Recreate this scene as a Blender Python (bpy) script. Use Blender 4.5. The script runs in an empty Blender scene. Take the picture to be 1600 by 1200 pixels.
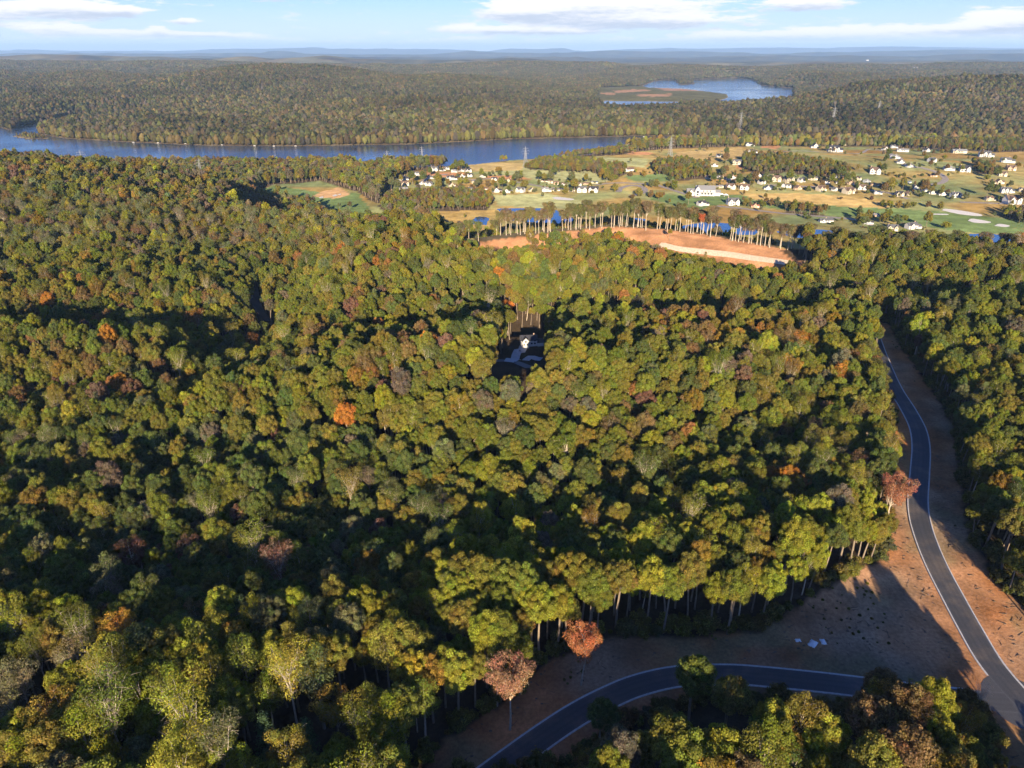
import bpy, math, random
import numpy as np
from mathutils import Vector, Matrix

random.seed(7)
RNG = np.random.default_rng(11)
S = bpy.context.scene
COL = S.collection

# ------------------------------------------------------------------ camera, world, sun, exposure
CAM_Z = 160.0
PITCH = math.radians(25.2)
FPX = 1110.0                      # focal length in pixels of a 1600 px wide frame
cam_d = bpy.data.cameras.new("camera")
cam = bpy.data.objects.new("camera", cam_d)
COL.objects.link(cam)
cam.location = (0, 0, CAM_Z)
cam.rotation_euler = (math.radians(90) - PITCH, 0, 0)
cam_d.sensor_width = 36.0
cam_d.lens = 36.0 * FPX / 1600.0
cam_d.clip_start = 0.5
cam_d.clip_end = 200000
S.camera = cam

SUN_EL = math.radians(15.0)
SUN_AZ = math.radians(1.5)        # shadows run towards +Y, a touch towards +X
sun_d = bpy.data.lights.new("sun", 'SUN')
sun_d.energy = 5.0
sun_d.angle = math.radians(0.5)
sun_d.color = (1.0, 0.82, 0.57)
sun = bpy.data.objects.new("sun", sun_d)
COL.objects.link(sun)
sdir = Vector((math.sin(SUN_AZ) * math.cos(SUN_EL), math.cos(SUN_AZ) * math.cos(SUN_EL), -math.sin(SUN_EL)))
sun.rotation_euler = sdir.to_track_quat('-Z', 'Y').to_euler()

W = bpy.data.worlds.new("World")
S.world = W
W.use_nodes = True
nt = W.node_tree
for n in list(nt.nodes):
    nt.nodes.remove(n)


class NB:
    """small node builder"""
    def __init__(s, tree):
        s.t = tree

    def n(s, typ, ins=None, **props):
        nd = s.t.nodes.new(typ)
        for k, v in props.items():
            setattr(nd, k, v)
        for k, v in (ins or {}).items():
            sock = nd.inputs[k]
            if isinstance(v, bpy.types.NodeSocket):
                s.t.links.new(v, sock)
            else:
                sock.default_value = v
        return nd

    def m(s, op, a, b=None, c=None, clamp=False):
        ins = {0: a}
        if b is not None:
            ins[1] = b
        if c is not None:
            ins[2] = c
        nd = s.n('ShaderNodeMath', ins, operation=op)
        nd.use_clamp = clamp
        return nd.outputs[0]

    def mix(s, f, a, b, blend='MIX'):
        nd = s.n('ShaderNodeMix', data_type='RGBA', blend_type=blend)
        for k, v in ((0, f), (6, a), (7, b)):
            if isinstance(v, bpy.types.NodeSocket):
                s.t.links.new(v, nd.inputs[k])
            else:
                nd.inputs[k].default_value = v if k == 0 else (*v[:3], 1)
        return nd.outputs[2]

    def ramp(s, x, a, b, lo=0.0, hi=1.0):
        return s.n('ShaderNodeMapRange', {0: x, 1: a, 2: b, 3: lo, 4: hi}, interpolation_type='SMOOTHSTEP').outputs[0]

    def noise(s, vec, scale, detail=3, rough=0.55):
        return s.n('ShaderNodeTexNoise', {'Vector': vec, 'Scale': scale, 'Detail': detail, 'Roughness': rough}).outputs[0]


SKY_STRENGTH = 0.125
w = NB(nt)
sky = w.n('ShaderNodeTexSky', sky_type='NISHITA')
sky.sun_disc = False
sky.sun_elevation = SUN_EL
sky.sun_rotation = math.pi + SUN_AZ
sky.altitude = 300
sky.air_density = 1.0
sky.dust_density = 1.4
sky.ozone_density = 2.0
tc = w.n('ShaderNodeTexCoord')
sep = w.n('ShaderNodeSeparateXYZ', {0: tc.outputs['Generated']})
dx, dy, dz = sep.outputs
hlen = w.m('SQRT', w.m('ADD', w.m('MULTIPLY', dx, dx), w.m('MULTIPLY', dy, dy)))
az = w.m('ARCTAN2', dx, dy)                       # radians, 0 straight ahead
el = w.m('ARCTAN2', dz, hlen)
# warp the (azimuth, elevation) plane so the banks get ragged edges
vec = w.n('ShaderNodeCombineXYZ', {0: w.m('MULTIPLY', az, 16.0), 1: w.m('MULTIPLY', el, 95.0), 2: 0.3})
nz = w.noise(vec.outputs[0], 1.0, 7, 0.62)
nz2 = w.noise(vec.outputs[0], 3.4, 5, 0.6)
vecb = w.n('ShaderNodeCombineXYZ', {0: w.m('MULTIPLY', az, 5.0), 1: w.m('MULTIPLY', el, 70.0), 2: 4.2})
nzb = w.noise(vecb.outputs[0], 1.0, 5, 0.6)


def px_dir(px, py):
    """azimuth and elevation (radians) of a photograph pixel"""
    v = Vector(((px - 800) / FPX, (600 - py) / FPX, -1.0))
    v.rotate(cam.rotation_euler)
    return math.atan2(v.x, v.y), math.atan2(v.z, math.hypot(v.x, v.y))


# cloud banks: centre px, centre py, half width px, half height px, weight
BANKS = [(110, 13, 120, 13, 1.0), (85, 45, 75, 7, .85), (190, 18, 45, 8, .7), (290, 33, 30, 6, .8), (245, 45, 18, 6, .9),
         (200, 52, 120, 5, .6), (330, 54, 70, 5, .65), (90, 60, 160, 7, .45), (420, 60, 90, 5, .45), (560, 66, 120, 4, .35),
         (930, 10, 175, 17, 1.25), (1010, 34, 175, 10, 1.0), (820, 22, 60, 9, .8), (770, 47, 105, 6, .8), (720, 61, 45, 4.5, .65), (880, 50, 75, 4, .6),
         (1255, 5, 80, 12, 1.05), (1180, 57, 150, 7, .75), (1330, 50, 180, 7, .75), (1400, 60, 260, 6, .6), (1530, 44, 130, 9, 1.0),
         (1590, 30, 90, 11, 1.0), (980, 63, 160, 4, .4), (640, 70, 220, 5, .3), (1300, 68, 330, 4, .35), (430, -8, 60, 8, .8), (620, -20, 120, 12, .7),
         (-90, 20, 120, 14, .9), (1750, 25, 150, 14, .9), (330, -60, 260, 16, .8), (1350, -60, 260, 16, .8)]
mask = None
under = None
for (cx, cy, hw, hh, wt) in BANKS:
    a0, e0 = px_dir(cx, cy)
    a1, _ = px_dir(cx + hw, cy)
    _, e1 = px_dir(cx, cy - hh * 1.3)
    u = w.m('DIVIDE', w.m('SUBTRACT', az, a0), abs(a1 - a0))
    v = w.m('DIVIDE', w.m('SUBTRACT', el, e0), abs(e1 - e0))
    r2 = w.m('ADD', w.m('MULTIPLY', u, u), w.m('MULTIPLY', v, v))
    g = w.m('MULTIPLY', w.m('EXPONENT', w.m('MULTIPLY', r2, -1.1)), wt)
    gu = w.m('MULTIPLY', g, w.m('MULTIPLY', v, -1.0))
    mask = g if mask is None else w.m('ADD', mask, g)
    under = gu if under is None else w.m('ADD', under, gu)
# banks that go on round the rest of the sky, outside the frame
far = w.ramp(nzb, 0.50, 0.68)
side = w.m('MULTIPLY', far, w.m('MULTIPLY', w.ramp(w.m('ABSOLUTE', az), 0.8, 1.0), w.ramp(el, 0.6, 0.05)))
mask = w.m('ADD', mask, side)
dens = w.m('ADD', mask, w.m('MULTIPLY', w.m('SUBTRACT', nz, 0.5), 2.0))
dens = w.m('ADD', dens, w.m('MULTIPLY', w.m('SUBTRACT', nz2, 0.5), 0.9))
alpha = w.m('MULTIPLY', w.ramp(dens, 0.22, 0.60), w.ramp(el, 0.004, 0.02))
alpha = w.m('MULTIPLY', alpha, 0.93)
shade = w.ramp(w.m('ADD', under, w.m('MULTIPLY', w.m('SUBTRACT', nz2, 0.5), 0.9)), -0.15, 0.55)
cloud = w.mix(shade, (3.45, 3.35, 3.4), (1.95, 2.15, 2.55))
hz = w.ramp(el, 0.10, -0.01)
base_sky = w.mix(1.0, sky.outputs[0], (0.215, 0.355, 0.74), 'MULTIPLY')
base_sky = w.mix(w.m('MULTIPLY', hz, 0.75), base_sky, (3.2, 3.65, 3.95))
skycol = w.mix(alpha, base_sky, cloud)
bg = w.n('ShaderNodeBackground', {0: skycol, 1: SKY_STRENGTH})
wo = w.n('ShaderNodeOutputWorld', {0: bg.outputs[0]})

S.view_settings.view_transform = 'Standard'
S.view_settings.look = 'None'
S.view_settings.gamma = 1.0
S.view_settings.use_curve_mapping = False
S.view_settings.exposure = 1.42
S.render.engine = 'CYCLES'
cy = S.cycles
cy.use_denoising = True
cy.max_bounces = 5
cy.diffuse_bounces = 2
cy.glossy_bounces = 2
cy.transmission_bounces = 3
cy.transparent_max_bounces = 4
cy.volume_bounces = 0
cy.use_adaptive_sampling = True
cy.adaptive_threshold = 0.02
cy.sample_clamp_indirect = 4.0
HAZE = True

# ------------------------------------------------------------------ projection helpers (numpy)
CP, SP = math.cos(PITCH), math.sin(PITCH)


def project(X, Y, Z):
    d = Y * CP - (Z - CAM_Z) * SP
    d = np.where(d < 1, 1, d)
    up = Y * SP + (Z - CAM_Z) * CP
    return 800 + FPX * X / d, 600 - FPX * up / d, d


def unproj(px, py, z):
    """world x, y where the ray of a photograph pixel meets height z"""
    th = PITCH - math.atan((600 - py) / FPX)
    Y = (CAM_Z - z) / math.tan(th)
    d = Y * CP + (CAM_Z - z) * SP
    return (px - 800) / FPX * d, Y


def sstep(a, b, x):
    t = np.clip((x - a) / (b - a), 0, 1)
    return t * t * (3 - 2 * t)


def _hash(ix, iy, seed):
    n = (ix.astype(np.int64) * 374761393 + iy.astype(np.int64) * 668265263 + seed * 974711) & 0x7fffffff
    n = ((n ^ (n >> 13)) * 1274126177) & 0x7fffffff
    n = n ^ (n >> 16)
    return (n & 0xffff) / 65535.0


def vnoise(x, y, seed=0):
    ix, iy = np.floor(x), np.floor(y)
    fx, fy = x - ix, y - iy
    fx, fy = fx * fx * (3 - 2 * fx), fy * fy * (3 - 2 * fy)
    a, b = _hash(ix, iy, seed), _hash(ix + 1, iy, seed)
    c, d = _hash(ix, iy + 1, seed), _hash(ix + 1, iy + 1, seed)
    return (a + (b - a) * fx) * (1 - fy) + (c + (d - c) * fx) * fy - 0.5


def fbm(x, y, wl, octs=4, seed=0, gain=0.5):
    r, a = 0.0, 1.0
    for o in range(octs):
        r = r + a * vnoise(x / wl + 17.3 * o, y / wl - 9.1 * o, seed + o)
        wl *= 0.5
        a *= gain
    return r


def inpoly(px, py, poly):
    px, py = np.asarray(px, float), np.asarray(py, float)
    inside = np.zeros(px.shape, bool)
    n = len(poly)
    j = n - 1
    for i in range(n):
        xi, yi = poly[i]
        xj, yj = poly[j]
        if yi != yj:
            c = ((yi > py) != (yj > py)) & (px < (xj - xi) * (py - yi) / (yj - yi) + xi)
            inside ^= c
        j = i
    return inside


def poly_dist(X, Y, poly):
    """signed distance to a world polygon, negative inside"""
    best = np.full(np.shape(X), 1e12)
    n = len(poly)
    for i in range(n):
        ax, ay = poly[i]
        bx, by = poly[(i + 1) % n]
        ex, ey = bx - ax, by - ay
        t = np.clip(((X - ax) * ex + (Y - ay) * ey) / (ex * ex + ey * ey + 1e-9), 0, 1)
        dd = (X - ax - t * ex) ** 2 + (Y - ay - t * ey) ** 2
        best = np.minimum(best, dd)
    best = np.sqrt(best)
    return np.where(inpoly(X, Y, poly), -best, best)


def line_dist(X, Y, pts):
    best = np.full(np.shape(X), 1e12)
    for (ax, ay), (bx, by) in zip(pts[:-1], pts[1:]):
        ex, ey = bx - ax, by - ay
        t = np.clip(((X - ax) * ex + (Y - ay) * ey) / (ex * ex + ey * ey + 1e-9), 0, 1)
        best = np.minimum(best, (X - ax - t * ex) ** 2 + (Y - ay - t * ey) ** 2)
    return np.sqrt(best)


# ------------------------------------------------------------------ water outlines (measured on the photograph, laid out on the ground)
WATER_Z = -60.0
POND_Z = -50.0
RIVER = [(-500, 280), (0, 270), (240, 266), (440, 266), (640, 263), (740, 258), (800, 251), (870, 247), (925, 242), (960, 237), (1000, 232),
         (1060, 227.5), (1600, 227.5), (2200, 228), (2200, 223), (1600, 221.5), (1200, 221), (1080, 213), (1000, 212.5), (800, 217.5), (640, 225.5),
         (440, 228.5), (310, 227), (200, 222), (110, 217), (66, 211), (58, 204), (80, 197), (130, 190), (235, 183), (225, 178), (120, 182),
         (60, 194), (12, 203), (4, 199), (-100, 194), (-500, 190)]
LAKE_A = [(925, 168), (945, 157.5), (1062, 159), (1064, 170), (980, 172)]
LAKE_B = [(1003, 134), (1022, 126.5), (1042, 124.5), (1055, 126), (1062, 132), (1085, 131), (1080, 124.5), (1150, 121.5), (1176, 124.5), (1190, 133),
          (1240, 138), (1240, 168), (1160, 166), (1100, 166), (1137, 152), (1134, 147), (1100, 142.5), (1070, 139), (1012, 137)]
ISLAND = [(24, 213), (38, 209), (60, 212), (76, 216), (50, 217.5)]
river_w = [unproj(x, y, WATER_Z) for x, y in RIVER]
lakeA_w = [unproj(x, y, WATER_Z) for x, y in LAKE_A]
lakeB_w = [unproj(x, y, WATER_Z) for x, y in LAKE_B]
island_w = [unproj(x, y, WATER_Z) for x, y in ISLAND]
PONDS = [[(1440, 378), (1480, 367), (1540, 364.5), (1600, 371), (1690, 380), (1660, 392), (1560, 384), (1490, 382)],
         [(1212, 362), (1236, 356.5), (1285, 359), (1335, 364), (1310, 374), (1240, 371)],
         [(1040, 357), (1100, 347), (1140, 349), (1190, 356), (1180, 367), (1080, 366)],
         [(775, 326), (800, 320), (845, 321), (880, 332), (900, 345), (870, 350), (800, 345)],
         [(730, 350), (745, 338), (765, 340), (760, 352)],
         [(960, 345), (978, 340), (1010, 342), (1004, 352), (965, 352)],
         [(549, 352), (560, 349), (568, 352), (560, 356)]]
ponds_w = [[unproj(x, y, POND_Z) for x, y in p] for p in PONDS]

# ------------------------------------------------------------------ terrain height
RX = np.array([-4000, -900, -650, -470, -340, -260, -190, -100, -28, 98, 238, 400, 800, 4000.0])
RY = np.array([1050, 980, 950, 910, 820, 700, 655, 640, 640, 690, 600, 560, 520, 500.0])
FALL = np.array([220, 200, 190, 150, 125, 115, 120, 140, 140, 150, 170, 190, 220, 260.0])


def G(px, py, amp, sx, sy, z=12):
    x, y = unproj(px, py, z)
    return (x, y, amp, sx, sy)


# hills (+) and hollows (-) of the near woodland: place seen on the photograph, height, half widths in metres
BUMPS = [
    G(430, 900, -6, 110, 56), G(150, 900, -6, 90, 60), G(720, 880, -3, 70, 44), G(900, 800, -6, 70, 40), G(1040, 740, -6, 50, 34),
    G(1180, 680, -6, 45, 28), G(60, 700, -14, 90, 44), G(230, 760, 7, 60, 26), G(330, 740, -3, 60, 30), G(1000, 660, -6, 60, 16),
    G(120, 555, 12, 100, 26), G(120, 495, -26, 120, 34), G(330, 470, -9, 50, 26), G(300, 560, -8, 60, 35), G(40, 600, -14, 60, 40),
    G(415, 470, -30, 30, 110), G(400, 400, -14, 60, 90),
    G(1200, 468, -22, 150, 26), G(860, 462, -12, 120, 18), G(620, 520, -8, 60, 16), G(560, 500, -7, 60, 22), G(800, 500, -6, 60, 20), G(1330, 600, -5, 30, 25), G(1280, 680, -8, 30, 20),
    G(560, 400, 8, 110, 60), G(620, 620, 8, 110, 40), G(900, 600, 5, 120, 40), G(1100, 870, 5, 70, 20),
    G(250, 640, 8, 60, 30), G(300, 1010, 10, 120, 24, 10), G(200, 500, 8, 60, 30),
    G(1520, 480, 4, 80, 40), G(1450, 450, -9, 120, 30),
    (-650, 900, 15, 260, 240), (-420, 800, 5, 120, 120), (-330, 650, 6, 60, 80),
    (-420, 520, -12, 160, 80), (-300, 770, -14, 80, 110), G(826, 545, -7, 24, 18, 0),  # final entry: hollow added under the clearing house to keep it shaded
]
RIDGE_FAR = [  # distance, spread, list of (px, py of the crest)
    (46000, 2600, [(-400, 79), (0, 79), (200, 79.5), (300, 78), (440, 76), (505, 74.6), (530, 79), (560, 76), (690, 77), (760, 80), (800, 76.5), (880, 78), (910, 81),
                   (960, 77), (1100, 76.5), (1180, 73.5), (1300, 76.5), (1400, 72.5), (1500, 74), (1600, 75), (2100, 75)]),
    (27000, 1800, [(-400, 84), (0, 85), (200, 84), (400, 82), (600, 86), (740, 83), (860, 84), (910, 82), (960, 79.2), (1100, 81), (1200, 84), (1400, 81), (1520, 77), (1600, 77), (2100, 80)]),
    (18500, 1200, [(-400, 90), (500, 92), (900, 92), (1200, 90), (1350, 87), (1420, 88), (1600, 84), (2100, 86)]),
    (11500, 900, [(-400, 86), (0, 87), (80, 85), (150, 87), (250, 88), (330, 93), (400, 88.5), (440, 94), (510, 86.8), (560, 93), (700, 95), (800, 91), (900, 96), (1000, 99), (1600, 97), (2100, 97)]),
    (7600, 500, [(-400, 96), (0, 97), (200, 99), (300, 97), (500, 103), (640, 104), (800, 99), (950, 101), (1000, 108), (1180, 112), (1260, 105), (1400, 104), (1500, 101), (1600, 100), (2100, 102)]),
]


def height(X, Y):
    X = np.asarray(X, float)
    Y = np.asarray(Y, float)
    yr = np.interp(X, RXM, RYM)
    fl = np.interp(X, RX, FALL) * (1 - .25 * ((X > -60) & (X < 260)))
    z = 3 - 53 * sstep(yr + 12, yr + 12 + fl, Y)
    near = 1 - sstep(900, 1500, Y)
    z = z + near * fbm(X, Y, 150, 3, 3) * 16 * (1 - sstep(yr - 40, yr + 40, Y)) * sstep(110, 210, Y)
    for (bx, by, a, sx, sy) in BUMPS:
        z = z + a * np.exp(-((X - bx) / sx) ** 2 - ((Y - by) / sy) ** 2)
    z = z - 15 * (1 - sstep(30, 112, Y)) * (1 - sstep(90, 124, X))  # unseen ground below the frame lowered so the foreground trees get full sun
    # keep the two roads and their verges almost level
    k = np.exp(-np.maximum(0, line_dist(X, Y, ROAD_B_W) - 16) ** 2 / 24 ** 2)
    k = np.maximum(k, np.exp(-np.maximum(0, line_dist(X, Y, ROAD_A_W) - 16) ** 2 / 24 ** 2))
    z = z * (1 - k)
    # crest with the graded clay bank
    k = np.exp(-np.maximum(0, line_dist(X, Y, CREST_W) - 8) ** 2 / 22 ** 2)
    z = z * (1 - k) + k * 5
    # hollow in front of the crest
    ycr = np.interp(X, [c[0] for c in CREST_W], [c[1] for c in CREST_W])
    z = z - 21 * np.exp(-((Y - (ycr - np.interp(X, CWX, CWY) - 24)) / 34) ** 2) * sstep(-120, 0, X) * (1 - sstep(270, 400, X))
    # valley floor with golf course and houses, rising to the knoll by the river
    z = z + 24 * np.exp(-((X - 560) / 420) ** 2 - ((Y - 1400) / 150) ** 2)
    z = z + 14 * np.exp(-((X - 950) / 380) ** 2 - ((Y - 1150) / 220) ** 2)
    plain = sstep(780, 950, Y)
    z = z + plain * fbm(X, Y, 260, 3, 21) * 3.0
    # land beyond the river
    far1 = sstep(1850, 2900, Y)
    far2 = sstep(3500, 7000, Y)
    hills = np.abs(fbm(X, Y * 1.2, 1250, 5, 41, 0.45)) * 2
    low = 1 - 0.85 * sstep(5800, 9000, Y)
    z = z + low * far1 * (-4 + 62 * hills) + low * far2 * 36 * (fbm(X, Y * 1.6, 1900, 4, 55) + 0.25)
    z = z + 88 * np.exp(-((X - 1750) / 900) ** 2 - ((Y - 3150) / 650) ** 2)
    z = z + 105 * np.exp(-((X - 1780) / 300) ** 2 - ((Y - 4800) / 330) ** 2)
    z = z + 55 * np.exp(-((X + 150) / 1100) ** 2 - ((Y - 4500) / 420) ** 2)
    z = z + 40 * np.exp(-((X + 2400) / 1600) ** 2 - ((Y - 4300) / 700) ** 2)
    k = np.exp(-((X - 470) / 620) ** 4 - ((Y - 3000) / 850) ** 4)
    z = z * (1 - k) + k * (-52 + 5 * fbm(X, Y, 500, 3, 66))
    # the low farmed tongue between the two arms of the lake
    lx, ly = unproj(1040, 145, WATER_Z)
    k = np.exp(-((X - lx) / 1000) ** 4 - ((Y - ly) / 1250) ** 4)
    z = z * (1 - k) + k * (-54)
    for (dist, spread, prof) in RIDGE_FAR:
        pxx = 800 + FPX * X / (dist * CP + 160 * SP)
        crest_py = np.interp(pxx, [p[0] for p in prof], [p[1] for p in prof])
        th = PITCH - np.arctan((600 - crest_py) / FPX)
        zc = CAM_Z - dist * np.tan(th) + fbm(X, Y * 0, dist * 0.06, 4, int(dist)) * dist * 0.0016
        k = np.exp(-((Y - dist - fbm(X, X * 0, dist * 0.3, 2, 5) * spread) / spread) ** 2)
        rough = fbm(X, Y, dist * 0.06, 5, int(dist) + 9) * dist * 0.006 * (k * (1 - k)) * 4
        z = np.maximum(z, z * (1 - k) + k * zc + rough)
    # carve the water
    m = (Y > 1300) & (Y < 3300)
    if m.any():
        d = poly_dist(X[m], Y[m], river_w)
        di = poly_dist(X[m], Y[m], island_w)
        zz = z[m]
        zz = np.where(d < 0, -60 - 3.5 * sstep(0, 12, -d), -58.4 + (zz + 58.4) * sstep(0, 90, d))
        zz = np.where(di < 8, -60 + 1.5 * sstep(8, -6, di), zz)
        z[m] = zz
    m = (Y > 2900) & (Y < 9500) & (np.abs(X) < 5000)
    if m.any():
        for pw in (lakeA_w, lakeB_w):
            d = poly_dist(X[m], Y[m], pw)
            zz = z[m]
            z[m] = np.where(d < 0, -60 - 3.5 * sstep(0, 25, -d), -58.4 + (zz + 58.4) * sstep(0, 260, d))
    m = (Y > 700) & (Y < 1050)
    if m.any():
        for pw in ponds_w:
            d = poly_dist(X[m], Y[m], pw)
            zz = z[m]
            z[m] = np.where(d < 0, -50.1 - 1.5 * sstep(0, 6, -d), -49.6 + (zz + 49.6) * sstep(0, 26, d))
    return z


ROAD_A = [(1360, 508), (1372, 545), (1385, 578), (1399, 608), (1419, 640), (1434, 670), (1439, 700), (1437, 740), (1434, 780), (1437, 812), (1448, 848), (1465, 888), (1488, 932),
          (1517, 985), (1547, 1035), (1592, 1088), (1650, 1140), (1740, 1200), (1860, 1260)]
ROAD_B = [(640, 1330), (700, 1265), (775, 1205), (850, 1150), (905, 1114), (955, 1088), (1000, 1070), (1060, 1057), (1140, 1054), (1200, 1058), (1280, 1066), (1340, 1073),
          (1420, 1083), (1500, 1092), (1580, 1098)]
ROAD_A_W = [unproj(x, y, 0) for x, y in ROAD_A]
ROAD_B_W = [unproj(x, y, 0) for x, y in ROAD_B]
CREST = [(745, 379), (800, 371), (880, 363), (960, 358), (1040, 364), (1100, 371), (1170, 384), (1240, 397), (1300, 408)]
CWX, CWY = [-40, 60, 100, 140, 230], [5, 9, 26, 52, 48]
CREST_W = [unproj(x, y, 5) for x, y in CREST]
_o = [(a, b) for a, b in zip(RX, RY) if a < -60 or a > 270] + [(c[0], c[1] + 4) for c in CREST_W[:-1]]
_o.sort()
RXM = np.array([a for a, b in _o])
RYM = np.array([b for a, b in _o])


GRID = {}


def gheight(X, Y):
    """height of the finished ground sheet, read off its own grid"""
    X, Y = np.asarray(X, float), np.asarray(Y, float)
    ys, hf, Zg = GRID['ys'], GRID['half'], GRID['Z']
    r = np.clip(np.searchsorted(ys, Y) - 1, 0, len(ys) - 2)
    fr = np.clip((Y - ys[r]) / (ys[r + 1] - ys[r]), 0, 1)
    nu = Zg.shape[1]

    def row(q):
        u = np.clip(X / hf[q], -1, 1)
        t = (np.sign(u) * np.abs(u) ** (1 / 1.08) + 1) / 2 * (nu - 1)
        c = np.clip(np.floor(t).astype(int), 0, nu - 2)
        f = t - c
        return Zg[q, c] * (1 - f) + Zg[q, c + 1] * f
    return row(r) * (1 - fr) + row(r + 1) * fr


def hz1(x, y):
    return float(gheight(np.array([x]), np.array([y]))[0])


def ground_at(px, py, z0=0.0, n=14):
    """world point where the ray of a photograph pixel meets the ground"""
    z = z0
    for _ in range(n):
        x, y = unproj(px, py, z)
        z = 0.5 * z + 0.5 * hz1(x, y)
    x, y = unproj(px, py, z)
    return x, y, hz1(x, y)


# ------------------------------------------------------------------ object helpers
def tag(o, label=None, cat=None, group=None, kind=None):
    if label:
        o['label'] = label
    if cat:
        o['category'] = cat
    if group:
        o['group'] = group
    if kind:
        o['kind'] = kind
    return o


def mesh_np(name, verts, faces, mats, fmat=None, smooth=False, col=None):
    """faces: (n,k) int array, or list of such arrays"""
    me = bpy.data.meshes.new(name)
    fl = faces if isinstance(faces, list) else [faces]
    fl = [np.asarray(f, dtype=np.int32) for f in fl if len(f)]
    verts = np.asarray(verts, dtype=np.float32)
    me.vertices.add(len(verts))
    me.vertices.foreach_set('co', verts.ravel())
    nl = sum(f.size for f in fl)
    npoly = sum(len(f) for f in fl)
    me.loops.add(nl)
    me.polygons.add(npoly)
    me.loops.foreach_set('vertex_index', np.concatenate([f.ravel() for f in fl]))
    starts, tot = [], 0
    for f in fl:
        k = f.shape[1]
        starts.append(tot + np.arange(len(f), dtype=np.int32) * k)
        tot += f.size
    me.polygons.foreach_set('loop_start', np.concatenate(starts).astype(np.int32))
    for m in (mats if isinstance(mats, (list, tuple)) else [mats]):
        me.materials.append(m)
    if fmat is not None:
        me.polygons.foreach_set('material_index', np.asarray(fmat, dtype=np.int32))
    if smooth:
        me.polygons.foreach_set('use_smooth', np.ones(npoly, dtype=bool))
    me.update(calc_edges=True)
    if col is not None:
        at = me.color_attributes.new('shade', 'FLOAT_COLOR', 'POINT')
        c4 = np.ones((len(verts), 4), dtype=np.float32)
        c4[:, :3] = col if np.ndim(col) == 2 else np.asarray(col)[:, None]
        at.data.foreach_set('color', c4.ravel())
    return me


def obj(name, me, parent=None):
    o = bpy.data.objects.new(name, me)
    COL.objects.link(o)
    if parent is not None:
        o.parent = parent
    return o


class MB:
    """collects simple solids into one mesh"""
    def __init__(s):
        s.v, s.f, s.m = [], [], []

    def add(s, vs, fs, mi=0):
        b = len(s.v)
        s.v += [tuple(v) for v in vs]
        s.f += [tuple(i + b for i in f) for f in fs]
        s.m += [mi] * len(fs)

    def box(s, x0, x1, y0, y1, z0, z1, mi=0):
        s.add([(x0, y0, z0), (x1, y0, z0), (x1, y1, z0), (x0, y1, z0), (x0, y0, z1), (x1, y0, z1), (x1, y1, z1), (x0, y1, z1)],
              [(0, 3, 2, 1), (4, 5, 6, 7), (0, 1, 5, 4), (1, 2, 6, 5), (2, 3, 7, 6), (3, 0, 4, 7)], mi)

    def bar(s, p, q, r0, r1=None, n=5, mi=0):
        p, q = Vector(p), Vector(q)
        r1 = r0 if r1 is None else r1
        d = (q - p)
        if d.length < 1e-6:
            return
        d.normalize()
        a = d.orthogonal().normalized()
        b = d.cross(a)
        vs = []
        for (c, r) in ((p, r0), (q, r1)):
            for i in range(n):
                t = 2 * math.pi * i / n
                vs.append(c + a * (math.cos(t) * r) + b * (math.sin(t) * r))
        fs = [(i, (i + 1) % n, n + (i + 1) % n, n + i) for i in range(n)]
        fs.append(tuple(range(n))[::-1])
        fs.append(tuple(range(n, 2 * n)))
        s.add(vs, fs, mi)

    def build(s, name, mats, parent=None, link=True):
        me = bpy.data.meshes.new(name)
        me.from_pydata(s.v, [], s.f)
        for m in (mats if isinstance(mats, (list, tuple)) else [mats]):
            me.materials.append(m)
        me.polygons.foreach_set('material_index', s.m)
        me.update()
        return obj(name, me, parent) if link else me


def new_mat(name):
    m = bpy.data.materials.new(name)
    m.use_nodes = True
    for n in list(m.node_tree.nodes):
        m.node_tree.nodes.remove(n)
    return m, NB(m.node_tree)


def out(b, shader, disp=None):
    o = b.n('ShaderNodeOutputMaterial', {0: shader})
    return o


def plain_mat(name, col, rough=0.8, var=0.15, scale=1.5, spec=0.3):
    m, b = new_mat(name)
    geo = b.n('ShaderNodeNewGeometry')
    n = b.noise(geo.outputs['Position'], scale, 3)
    f = b.ramp(n, 0.3, 0.7, 1 - var, 1 + var)
    c = b.mix(1.0, col, (1, 1, 1), 'MULTIPLY')
    mul = b.n('ShaderNodeVectorMath', {0: c, 3: f}, operation='SCALE')
    p = b.n('ShaderNodeBsdfPrincipled', {'Base Color': mul.outputs[0], 'Roughness': rough})
    p.inputs['Specular IOR Level'].default_value = spec
    out(b, p.outputs[0])
    return m


# ------------------------------------------------------------------ materials
def leaf_material(name, transl=0.33, bright=1.0):
    m, b = new_mat(name)
    ti = b.n('ShaderNodeAttribute', attribute_name='tint', attribute_type='INSTANCER')
    sh = b.n('ShaderNodeAttribute', attribute_name='shade', attribute_type='GEOMETRY')
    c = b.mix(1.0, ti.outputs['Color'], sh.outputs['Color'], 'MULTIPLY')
    if bright != 1.0:
        c = b.n('ShaderNodeVectorMath', {0: c, 3: bright}, operation='SCALE').outputs[0]
    d = b.n('ShaderNodeBsdfDiffuse', {0: c, 1: 0.5})
    hot = b.mix(1.0, c, (1.25, 1.25, 0.7), 'MULTIPLY')
    t = b.n('ShaderNodeBsdfTranslucent', {0: hot})
    mx = b.n('ShaderNodeMixShader', {0: transl, 1: d.outputs[0], 2: t.outputs[0]})
    out(b, mx.outputs[0])
    return m


M_LEAF = leaf_material('leaves')


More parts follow.
